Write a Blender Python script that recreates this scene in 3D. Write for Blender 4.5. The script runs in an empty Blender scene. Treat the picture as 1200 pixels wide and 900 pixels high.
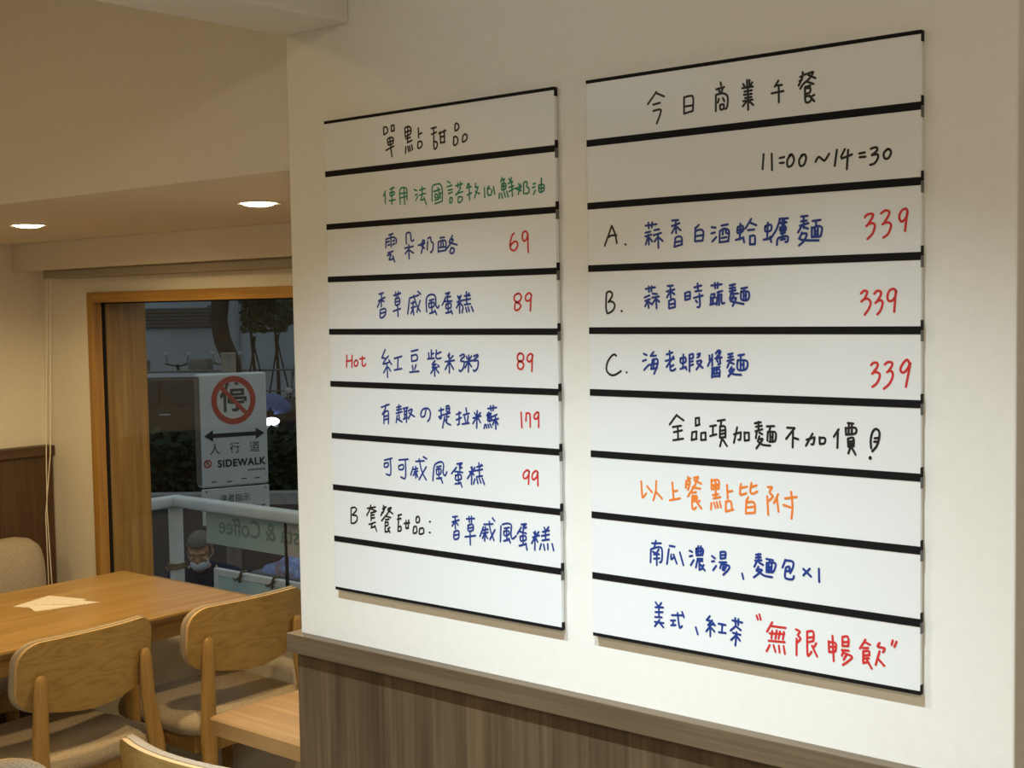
import bpy, bmesh, math, random
from mathutils import Vector, Matrix
R = math.radians
random.seed(7)
C = bpy.context.scene.collection
scene = bpy.context.scene

# ------------------------------------------------------------------ camera, world, lights, exposure
cam_data = bpy.data.cameras.new('camera')
cam_data.sensor_width = 36.0
cam_data.lens = 1548.09 / 1200 * 36.0
cam_data.clip_start = 0.05
cam_data.clip_end = 200
cam = bpy.data.objects.new('camera', cam_data)
C.objects.link(cam)
cr, cu, cf = Vector((.76626277, .64230891, -.01675196)), Vector((-.02515422, .05604012, .9981116)), Vector((-.64203475, .76439438, -.05909824))
cam.matrix_world = Matrix(((cr.x, cu.x, -cf.x, 1.7107), (cr.y, cu.y, -cf.y, -1.5569), (cr.z, cu.z, -cf.z, 1.6), (0, 0, 0, 1)))
scene.camera = cam

world = bpy.data.worlds.new('dusk_sky')
scene.world = world
world.use_nodes = True
bgn = world.node_tree.nodes['Background']
bgn.inputs[0].default_value = (.60, .68, .74, 1)
bgn.inputs[1].default_value = .62

def spot(name, loc, power, color, size=110, blend=1.0, radius=.05, target=None):
    l = bpy.data.lights.new(name, 'SPOT')
    l.energy = power; l.color = color; l.spot_size = R(size); l.spot_blend = blend; l.shadow_soft_size = radius
    o = bpy.data.objects.new(name, l); C.objects.link(o); o.location = loc
    if target: o.rotation_euler = (Vector(target) - Vector(loc)).to_track_quat('-Z', 'Y').to_euler()
    return o
def area(name, loc, power, color, sx, sy, rot=(0, 0, 0)):
    l = bpy.data.lights.new(name, 'AREA'); l.shape = 'RECTANGLE'; l.size = sx; l.size_y = sy
    l.energy = power; l.color = color
    o = bpy.data.objects.new(name, l); C.objects.link(o); o.location = loc; o.rotation_euler = rot
    return o
WARM = (1.0, .68, .29); NEUTRAL = (1.0, .87, .665); COOL = (.85, 1.0, 1.08)
# recessed ceiling spots washing the menu wall
spot('menu_wall_spot', (.25, -.78, 2.52), 182, COOL, 92, 1.0, .018)
spot('menu_wall_spot', (.95, -.78, 2.52), 172, COOL, 92, 1.0, .018)
# unseen fill lights added below the main ceiling, behind and beside the viewer
area('hall_fill', (2.4, -2.3, 2.53), 42, NEUTRAL, 1.0, 1.0)
area('hall_fill', (-1.2, -2.2, 2.53), 18, WARM, .5, .5)
# the dining niche: two downlights of the soffit
for lx, ly in ((-1.713, .425), (-.722, .435)):
    spot('dining_spot', (lx, ly, 1.830), 31, WARM, 172, .6, .035)

vs = scene.view_settings
scene.display_settings.display_device = 'sRGB'
vs.view_transform = 'Standard'; vs.look = 'None'; vs.exposure = 0.0; vs.gamma = 1.0; vs.use_curve_mapping = False

# ------------------------------------------------------------------ materials
def mat(name, color=(.8, .8, .8), rough=.5, metal=0, spec=.5, coat=0):
    m = bpy.data.materials.new(name); m.use_nodes = True
    b = m.node_tree.nodes['Principled BSDF']
    b.inputs['Base Color'].default_value = (*color, 1); b.inputs['Roughness'].default_value = rough
    b.inputs['Metallic'].default_value = metal; b.inputs['Specular IOR Level'].default_value = spec
    b.inputs['Coat Weight'].default_value = coat
    return m
def nodes(m): return m.node_tree.nodes, m.node_tree.links, m.node_tree.nodes['Principled BSDF']
def tex_coord(m, scale=(1, 1, 1), rot=(0, 0, 0), kind='Object'):
    n, l, b = nodes(m)
    t = n.new('ShaderNodeTexCoord'); mp = n.new('ShaderNodeMapping')
    mp.inputs['Scale'].default_value = scale; mp.inputs['Rotation'].default_value = rot
    l.new(t.outputs[kind], mp.inputs[0]); return mp
def ramp(m, stops):
    n, l, b = nodes(m); r = n.new('ShaderNodeValToRGB'); e = r.color_ramp.elements
    while len(e) < len(stops): e.new(.5)
    for i, (p, c) in enumerate(stops): e[i].position = p; e[i].color = (*c, 1)
    return r
def bump(m, src, strength=.1, dist=.002):
    n, l, b = nodes(m); bp = n.new('ShaderNodeBump'); bp.inputs['Strength'].default_value = strength; bp.inputs['Distance'].default_value = dist
    l.new(src, bp.inputs['Height']); l.new(bp.outputs[0], b.inputs['Normal'])
def wood(name, c1, c2, axis='X', scale=1.0, rough=.42, stretch=14, rings=.5):
    """grain runs along the given axis"""
    m = mat(name, c1, rough); n, l, b = nodes(m)
    s = {'X': (1, stretch, stretch), 'Y': (stretch, 1, stretch), 'Z': (stretch, stretch, 1)}[axis]
    mp = tex_coord(m, tuple(v * scale for v in s))
    a = n.new('ShaderNodeTexNoise'); a.inputs['Scale'].default_value = 1.6; a.inputs['Detail'].default_value = 5; a.inputs['Distortion'].default_value = rings
    f = n.new('ShaderNodeTexNoise'); f.inputs['Scale'].default_value = 9; f.inputs['Detail'].default_value = 6
    mp2 = tex_coord(m, tuple((v if v > 1 else .35) * scale for v in s))
    l.new(mp.outputs[0], a.inputs[0]); l.new(mp2.outputs[0], f.inputs[0])
    mx = n.new('ShaderNodeMix'); mx.inputs[0].default_value = .42
    l.new(a.outputs[0], mx.inputs[2]); l.new(f.outputs[0], mx.inputs[3])
    r = ramp(m, [(.34, c2), (.50, tuple((p + q) / 2 for p, q in zip(c1, c2))), (.62, c1)])
    l.new(mx.outputs[0], r.inputs[0]); l.new(r.outputs[0], b.inputs['Base Color'])
    bump(m, mx.outputs[0], .08, .001)
    return m
def speckle(name, c1, c2, scale=200, rough=.9, bstr=.2):
    m = mat(name, c1, rough, spec=.2); n, l, b = nodes(m); mp = tex_coord(m)
    a = n.new('ShaderNodeTexNoise'); a.inputs['Scale'].default_value = scale; a.inputs['Detail'].default_value = 3
    l.new(mp.outputs[0], a.inputs[0]); r = ramp(m, [(.35, c2), (.65, c1)])
    l.new(a.outputs[0], r.inputs[0]); l.new(r.outputs[0], b.inputs['Base Color']); bump(m, a.outputs[0], bstr, .002)
    return m
PLASTER = speckle('white_wall_paint', (.83, .815, .765), (.81, .795, .745), 60, .75, .06)
CEIL = speckle('ceiling_paint', (.76, .72, .65), (.745, .705, .635), 60, .8, .03)
FLOOR = speckle('floor_tile', (.30, .26, .21), (.24, .21, .17), 8, .45, .03)
PANEL_V = wood('walnut_laminate_vertical', (.128, .084, .043), (.050, .031, .015), 'Z', .9, .5, 18, .25)
PANEL_H = wood('walnut_laminate_horizontal', (.160, .112, .066), (.092, .061, .033), 'X', 1.2, .45, 22, .2)
DARKWOOD_V = wood('dark_bench_veneer', (.105, .058, .028), (.055, .029, .014), 'Z', 1.0, .5, 20, .2)
DARKWOOD_H = wood('dark_bench_rail', (.10, .06, .032), (.065, .038, .02), 'Y', 1.0, .5, 20, .2)
OAK_X = wood('window_oak_x', (.47, .27, .06), (.29, .145, .025), 'X', 1.3, .4, 22, .4)
OAK_Z = wood('window_oak_z', (.46, .26, .062), (.26, .13, .026), 'Z', 1.3, .42, 22, .4)
TABLE_Y = wood('table_oak', (.52, .335, .118), (.34, .20, .058), 'Y', 1.0, .3, 16, .4)
TABLE_X = wood('light_oak_slab', (.54, .35, .165), (.38, .23, .095), 'X', 1.0, .38, 16, .8)
def veneer(name, c1, c2):
    m = mat(name, c1, .38); n, l, b = nodes(m)
    mp = tex_coord(m, (1.0, 1, 4.2)); nz = n.new('ShaderNodeTexNoise'); nz.inputs['Scale'].default_value = 2.4; nz.inputs['Detail'].default_value = 2.5
    l.new(mp.outputs[0], nz.inputs[0])
    ml = n.new('ShaderNodeMath'); ml.operation = 'MULTIPLY'; ml.inputs[1].default_value = 15; l.new(nz.outputs[0], ml.inputs[0])
    fr = n.new('ShaderNodeMath'); fr.operation = 'PINGPONG'; fr.inputs[1].default_value = .5; l.new(ml.outputs[0], fr.inputs[0])
    mp2 = tex_coord(m, (5, 60, 90)); f = n.new('ShaderNodeTexNoise'); f.inputs['Scale'].default_value = 2.5; f.inputs['Detail'].default_value = 5; l.new(mp2.outputs[0], f.inputs[0])
    ad = n.new('ShaderNodeMath'); ad.operation = 'MULTIPLY_ADD'; ad.inputs[1].default_value = .8; l.new(f.outputs[0], ad.inputs[0]); l.new(fr.outputs[0], ad.inputs[2])
    r = ramp(m, [(.30, c2), (.55, tuple(.35 * p + .65 * q for p, q in zip(c2, c1))), (.85, c1)])
    l.new(ad.outputs[0], r.inputs[0]); l.new(r.outputs[0], b.inputs['Base Color']); bump(m, ad.outputs[0], .05, .001); return m
CHAIRWOOD = veneer('chair_ash_veneer', (.47, .325, .118), (.345, .222, .074))
CHAIRLEG = wood('chair_ash_leg', (.50, .325, .115), (.35, .21, .065), 'Z', 2.0, .38, 20, .3)
PLYEDGE = mat('pale_ply_edge', (.72, .52, .28), .5)
FABRIC = speckle('taupe_fabric', (.54, .47, .375), (.36, .31, .24), 300, .95, .5)
BOARD = mat('whiteboard_enamel', (.80, .82, .825), .32, spec=.4)
BLACK = mat('black_edge_tape', (.008, .008, .009), .65, spec=.15)
CLIP_GREY = mat('grey_corner_clip', (.12, .12, .115), .5)
INK = {'black': mat('black_marker', (.010, .010, .012), .5), 'green': mat('green_marker', (.006, .24, .14), .5),
       'navy': mat('blue_marker', (.011, .040, .25), .5), 'red': mat('red_marker', (.62, .030, .030), .5),
       'orange': mat('orange_marker', (.85, .22, .028), .5)}
PAPER = speckle('menu_paper', (.84, .80, .72), (.80, .76, .68), 30, .8, .02)
WHITE_METAL = speckle('white_painted_rail', (.76, .77, .73), (.68, .69, .66), 12, .45, .05)
STEEL = mat('galvanised_pole', (.20, .195, .17), .6, metal=.3)
def emis(name, color, s):
    m = mat(name, color, .5); b = m.node_tree.nodes['Principled BSDF']
    b.inputs['Emission Color'].default_value = (*color, 1); b.inputs['Emission Strength'].default_value = s
    return m
def glass(name, tint=(.95, .97, .96)):
    m = bpy.data.materials.new(name); m.use_nodes = True; n = m.node_tree.nodes; l = m.node_tree.links; n.clear()
    o = n.new('ShaderNodeOutputMaterial'); mx = n.new('ShaderNodeMixShader')
    lw = n.new('ShaderNodeLayerWeight'); lw.inputs[0].default_value = .5
    pw = n.new('ShaderNodeMath'); pw.operation = 'POWER'; pw.inputs[1].default_value = 5
    ma = n.new('ShaderNodeMath'); ma.operation = 'MULTIPLY_ADD'; ma.inputs[1].default_value = .96; ma.inputs[2].default_value = .018
    l.new(lw.outputs['Facing'], pw.inputs[0]); l.new(pw.outputs[0], ma.inputs[0])
    t = n.new('ShaderNodeBsdfTransparent'); t.inputs[0].default_value = (*tint, 1)
    g = n.new('ShaderNodeBsdfGlossy'); g.inputs['Roughness'].default_value = .02
    l.new(ma.outputs[0], mx.inputs[0]); l.new(t.outputs[0], mx.inputs[1]); l.new(g.outputs[0], mx.inputs[2]); l.new(mx.outputs[0], o.inputs[0])
    return m
GLASS = glass('window_glass')

# ------------------------------------------------------------------ mesh helpers
class MB:
    def __init__(self): self.bm = bmesh.new()
    def box(self, a, b, bev=0, mtx=None, seg=2):
        v = [self.bm.verts.new((x, y, z)) for x in (a[0], b[0]) for y in (a[1], b[1]) for z in (a[2], b[2])]
        F = [(0, 1, 3, 2), (4, 6, 7, 5), (0, 4, 5, 1), (2, 3, 7, 6), (0, 2, 6, 4), (1, 5, 7, 3)]
        fs = [self.bm.faces.new([v[i] for i in f]) for f in F]
        out = v
        if bev:
            es = list({e for f in fs for e in f.edges})
            r = bmesh.ops.bevel(self.bm, geom=es, offset=bev, segments=seg, affect='EDGES', profile=.5)
            out = list({w for w in r['verts']} | {w for w in v if w.is_valid})
        if mtx: bmesh.ops.transform(self.bm, matrix=mtx, verts=out)
        return self
    def tube(self, pts, rads, n=12, cap=True):
        pts = [Vector(p) for p in pts]
        if not hasattr(rads, '__len__'): rads = [rads] * len(pts)
        rings = []; ref = None
        for i, p in enumerate(pts):
            d = (pts[min(i + 1, len(pts) - 1)] - pts[max(i - 1, 0)])
            d = d.normalized() if d.length > 1e-9 else Vector((0, 0, 1))
            if ref is None: ref = Vector((1, 0, 0)) if abs(d.x) < .9 else Vector((0, 1, 0))
            u = d.cross(ref).normalized(); w = d.cross(u).normalized(); ref = u.cross(d)
            ref = ref.normalized()
            r = rads[i]; rx, ry = (r if hasattr(r, '__len__') else (r, r))
            rings.append([self.bm.verts.new(p + u * (rx * math.cos(6.28318 * k / n)) + w * (ry * math.sin(6.28318 * k / n))) for k in range(n)])
        for a, b in zip(rings, rings[1:]):
            for k in range(n): self.bm.faces.new((a[k], a[(k + 1) % n], b[(k + 1) % n], b[k]))
        if cap:
            self.bm.faces.new(rings[0][::-1]); self.bm.faces.new(rings[-1])
        return self
    def prism(self, poly, z0, z1, mtx=None):
        lo = [self.bm.verts.new((x, y, z0)) for x, y in poly]; hi = [self.bm.verts.new((x, y, z1)) for x, y in poly]
        n = len(poly)
        self.bm.faces.new(lo[::-1]); self.bm.faces.new(hi)
        for k in range(n): self.bm.faces.new((lo[k], lo[(k + 1) % n], hi[(k + 1) % n], hi[k]))
        if mtx: bmesh.ops.transform(self.bm, matrix=mtx, verts=lo + hi)
        return self
    def loft(self, rings, cap=True):
        rs = [[self.bm.verts.new(p) for p in r] for r in rings]; n = len(rs[0])
        for a, b in zip(rs, rs[1:]):
            for k in range(n): self.bm.faces.new((a[k], a[(k + 1) % n], b[(k + 1) % n], b[k]))
        if cap:
            self.bm.faces.new(rs[0][::-1]); self.bm.faces.new(rs[-1])
        return self
    def ellipsoid(self, c, r, u=20, v=14, mtx=None):
        m = Matrix.Translation(c) @ Matrix.Diagonal((*r, 1))
        if mtx: m = mtx @ m
        bmesh.ops.create_uvsphere(self.bm, u_segments=u, v_segments=v, radius=1, matrix=m); return self
    def build(self, name, material, parent=None, smooth=False, angle=40):
        bmesh.ops.recalc_face_normals(self.bm, faces=self.bm.faces)
        me = bpy.data.meshes.new(name); self.bm.to_mesh(me); self.bm.free()
        mats = material if isinstance(material, (list, tuple)) else [material]
        for k in mats: me.materials.append(k)
        if smooth:
            for p in me.polygons: p.use_smooth = True
            try: me.set_sharp_from_angle(angle=R(angle))
            except Exception: pass
        o = bpy.data.objects.new(name, me); C.objects.link(o)
        if parent: o.parent = parent
        return o
def tag(o, label, cat, group=None, kind=None):
    if label: o['label'] = label
    if cat: o['category'] = cat
    if group: o['group'] = group
    if kind: o['kind'] = kind
    return o
def struct(o): o['kind'] = 'structure'; return o
def thing(name, label, cat, loc=(0, 0, 0), rz=0, group=None):
    o = bpy.data.objects.new(name, None); C.objects.link(o); o.empty_display_size = .1
    o.location = loc; o.rotation_euler = (0, 0, rz); tag(o, label, cat, group); return o
def copy_tree(o, parent=None):
    c = o.copy(); C.objects.link(c)
    if parent: c.parent = parent
    for ch in list(o.children): copy_tree(ch, c)
    return c
def rrect(w, h, r, n=6, cx=0, cy=0):
    p = []
    for sx, sy, a0 in ((1, 1, 0), (-1, 1, 90), (-1, -1, 180), (1, -1, 270)):
        for k in range(n + 1):
            a = R(a0 + 90 * k / n); p.append((cx + sx * (w / 2 - r) + r * math.cos(a), cy + sy * (h / 2 - r) + r * math.sin(a)))
    return p
def text_mesh(body, size, material, name='lettering', parent=None, mtx=None, thick=.0006, weight=0, align='CENTER', spacing=1.0):
    cu_ = bpy.data.curves.new(name, 'FONT'); cu_.body = body; cu_.size = size; cu_.extrude = thick; cu_.align_x = align; cu_.align_y = 'CENTER'
    cu_.offset = weight; cu_.space_character = spacing
    tmp = bpy.data.objects.new(name, cu_); C.objects.link(tmp)
    dg = bpy.context.evaluated_depsgraph_get(); dg.update()
    me = bpy.data.meshes.new_from_object(tmp.evaluated_get(dg))
    bpy.data.objects.remove(tmp); bpy.data.curves.remove(cu_)
    me.materials.clear(); me.materials.append(material)
    if mtx: me.transform(mtx)
    return me
def mesh_obj(name, me, parent=None):
    o = bpy.data.objects.new(name, me); C.objects.link(o)
    if parent: o.parent = parent
    return o

# ------------------------------------------------------------------ the setting
XL, XR = -2.74, 4.4           # side walls
YW = 1.06                     # window wall, inner face
YB = -4.3                     # wall behind the viewer
ZC, ZS = 2.56, 1.85           # main ceiling, dining soffit
struct(MB().box((XL - .2, YB - .2, -.12), (XR + .2, YW + .2, 0)).build('floor', FLOOR))
struct(MB().box((XL - .2, YB - .2, ZC), (XR + .2, .02, ZC + .15)).build('ceiling', CEIL))
struct(MB().box((XL - .2, .02, ZS), (XR + .2, YW + .2, ZC + .15)).build('ceiling_soffit', CEIL))
struct(MB().box((XL - .2, YB, 0), (XL, YW + .2, ZC)).build('wall_left', PLASTER))
struct(MB().box((XR, YB, 0), (XR + .2, YW + .2, ZC)).build('wall_right', PLASTER))
struct(MB().box((XL, YB - .2, 0), (XR, YB, ZC)).build('wall_front', PLASTER))
WX0, WX1, WZ0, WZ1 = -2.421, -.55, .60, 1.671      # outer edge of the window frame
w = MB()
w.box((XL, YW, 0), (WX0, YW + .2, ZS)); w.box((WX1, YW, 0), (XR, YW + .2, ZS))
w.box((WX0, YW, 0), (WX1, YW + .2, WZ0)); w.box((WX0, YW, WZ1), (WX1, YW + .2, ZS))
struct(w.build('wall_back', PLASTER))
# box beam over the window
struct(MB().box((XL, .95, 1.753), (XR, YW, ZS), .002).build('trim_pelmet', CEIL))
# the menu wall: a free-standing wall with a plastered box beam at its end
MX0, MX1, MT = -.105, 1.172, .10
struct(MB().box((MX0, 0, 0), (MX1, MT, ZC), .003).build('wall_menu', PLASTER))
struct(MB().box((MX0, YB, 2.08), (.058, -.0005, ZC), .003).build('trim_beam', CEIL))
# wainscot below the boards
wr = MB(); wr.box((MX0 - .016, -.022, .984), (MX1, 0, 1.018), .0012); wr.box((MX0 - .016, 0, .984), (MX0, MT, 1.018), .0012)
struct(wr.build('trim_rail', PANEL_H))
struct(MB().box((MX0 - .002, -.008, 0), (MX1, 0, .984)).build('trim_wainscot', PANEL_V))

# window_1: oak lining, glass, seal
win = struct(thing('window_1', None, None))
T_ = .036
f = MB()
YF0, YF1 = 1.045, 1.262
f.box((WX0, YF0, WZ0), (WX0 + T_, YF1, WZ1), .002); f.box((WX1 - T_, YF0, WZ0), (WX1, YF1, WZ1), .002)
f.build('frame_side', OAK_Z, win)
f = MB(); f.box((WX0 + T_, YF0, WZ1 - T_), (WX1 - T_, YF1, WZ1), .002); f.box((WX0 + T_, YF0 - .02, WZ0), (WX1 - T_, YF1, WZ0 + T_), .002)
f.build('frame_head_and_sill', OAK_X, win)
GY = 1.084
MB().box((WX0 + T_, GY, WZ0 + T_), (WX1 - T_, GY + .008, WZ1 - T_)).build('glass_pane', GLASS, win)
s_ = MB()
for a, b in (((WX0 + T_, GY - .003, WZ0 + T_), (WX0 + T_ + .002, GY + .011, WZ1 - T_)), ((WX1 - T_ - .004, GY - .003, WZ0 + T_), (WX1 - T_, GY + .011, WZ1 - T_)),
             ((WX0 + T_, GY - .003, WZ1 - T_ - .004), (WX1 - T_, GY + .011, WZ1 - T_)), ((WX0 + T_, GY - .003, WZ0 + T_), (WX1 - T_, GY + .011, WZ0 + T_ + .004))):
    s_.box(a, b)
s_.build('black_seal', BLACK, win)

# roller blind head box under the pelmet with two hanging cords
bl = thing('roller_blind', 'grey blind head box under the pelmet above the window, two thin white cords hanging down', 'window blind', (0, 0, 0))
MB().box((-2.60, .985, 1.722), (-.45, 1.055, 1.7525), .006).build('head_box', mat('grey_blind_box', (.33, .30, .26), .6), bl)
CORD = mat('white_cord', (.82, .79, .72), .7)
for pts in ([(-2.578, .99, 1.73), (-2.600, .975, 1.10), (-2.592, .965, .9), (-2.568, .96, .60)], [(-2.556, .99, 1.73), (-2.565, .97, 1.10), (-2.590, .958, .88), (-2.582, .955, .58)]):
    MB().tube(pts, .0020, 6).build('pull_cord', CORD, bl)

# downlights set into the soffit
LAMP = emis('warm_lamp_face', (1.0, .80, .50), 26)
dl = thing('recessed_downlight', 'round recessed downlight lit in the soffit, the one beside the menu wall', 'ceiling light', (-.722, .435, ZS), 0, 'soffit downlights')
ring = MB()
for r0, r1, z0, z1 in ((.050, .042, -.004, -.001),):
    n = 32
    rings = [[(r * math.cos(6.28318 * k / n), r * math.sin(6.28318 * k / n), z) for k in range(n)] for r, z in ((.052, 0), (.050, -.004), (.043, -.003), (.042, -.0005))]
    ring.loft(rings, False)
ring.build('trim_ring', mat('white_lamp_ring', (.8, .77, .7), .4), dl, True)
MB().loft([[(r * math.cos(6.28318 * k / 32), r * math.sin(6.28318 * k / 32), z) for k in range(32)] for r, z in ((.040, -.001), (.038, -.004), (.030, -.0075), (.018, -.0095), (.006, -.010))]).build('lamp_lens', LAMP, dl, True, 80)
d2 = copy_tree(dl); d2.location = (-1.713, .425, ZS); d2['label'] = 'round recessed downlight lit in the soffit, the one near the bench wall'

# ------------------------------------------------------------------ menu strips
def smooth_line(p):
    if len(p) < 3: return p
    out = []
    for i in range(len(p) - 1):
        a, b, c, d = p[max(i - 1, 0)], p[i], p[i + 1], p[min(i + 2, len(p) - 1)]
        for k in range(4):
            t = k / 4; t2, t3 = t * t, t * t * t
            out.append(tuple(.5 * (2 * b[j] + (c[j] - a[j]) * t + (2 * a[j] - 5 * b[j] + 4 * c[j] - d[j]) * t2 + (3 * b[j] - a[j] - 3 * c[j] + d[j]) * t3) for j in (0, 1)))
    out.append(p[-1]); return out
def ink_strokes(mb, strokes, y, width):
    """each pass of the pen is laid a hair above the one before"""
    bm = mb.bm; h = width / 2; cnt = 0
    def poly(pts):
        nonlocal cnt
        yy = y - 2.5e-6 * cnt; cnt += 1
        bm.faces.new([bm.verts.new((x, yy, -z)) for x, z in pts])
    for st in strokes:
        cur = st[0] == '~'
        p = [tuple(int(v) * .0002 for v in q.split(',')) for q in st.lstrip('~').split()]
        if cur: p = smooth_line(p)
        q = [p[0]]
        for v in p[1:]:
            if math.hypot(v[0] - q[-1][0], v[1] - q[-1][1]) > 2e-4: q.append(v)
        if len(q) < 2: q.append((q[0][0] + .0004, q[0][1]))
        # split at sharp turns, each run is one ribbon with round ends
        runs = [[q[0]]]
        for i in range(1, len(q)):
            runs[-1].append(q[i])
            if i < len(q) - 1:
                d1 = Vector((q[i][0] - q[i - 1][0], q[i][1] - q[i - 1][1])); d2 = Vector((q[i + 1][0] - q[i][0], q[i + 1][1] - q[i][1]))
                if d1.angle(d2) > R(62): runs.append([q[i]])
        for r in runs:
            n = len(r); L, Rt = [], []
            for i in range(n):
                a, b = r[max(i - 1, 0)], r[min(i + 1, n - 1)]
                d = Vector((b[0] - a[0], b[1] - a[1])).normalized()
                L.append((r[i][0] - d.y * h, r[i][1] + d.x * h)); Rt.append((r[i][0] + d.y * h, r[i][1] - d.x * h))
            yy = y - 2.5e-6 * cnt; cnt += 1
            lv = [bm.verts.new((x, yy, -z)) for x, z in L]; rv_ = [bm.verts.new((x, yy, -z)) for x, z in Rt]
            for i in range(n - 1): bm.faces.new((lv[i], lv[i + 1], rv_[i + 1], rv_[i]))
            for (x, z), (x2, z2), va, vb in ((r[0], r[1], rv_[0], lv[0]), (r[-1], r[-2], lv[-1], rv_[-1])):
                a0 = math.atan2(z - z2, x - x2)
                cap = [bm.verts.new((x + h * math.cos(a0 + t), yy, -(z + h * math.sin(a0 + t)))) for t in (-.9, -.3, .3, .9)]
                d0 = (va.co.x - x) * math.cos(a0 - 1.5708) + (-va.co.z - z) * math.sin(a0 - 1.5708)
                f_, l_ = (va, vb) if d0 > 0 else (vb, va)
                bm.faces.new([f_] + cap + [l_])
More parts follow.
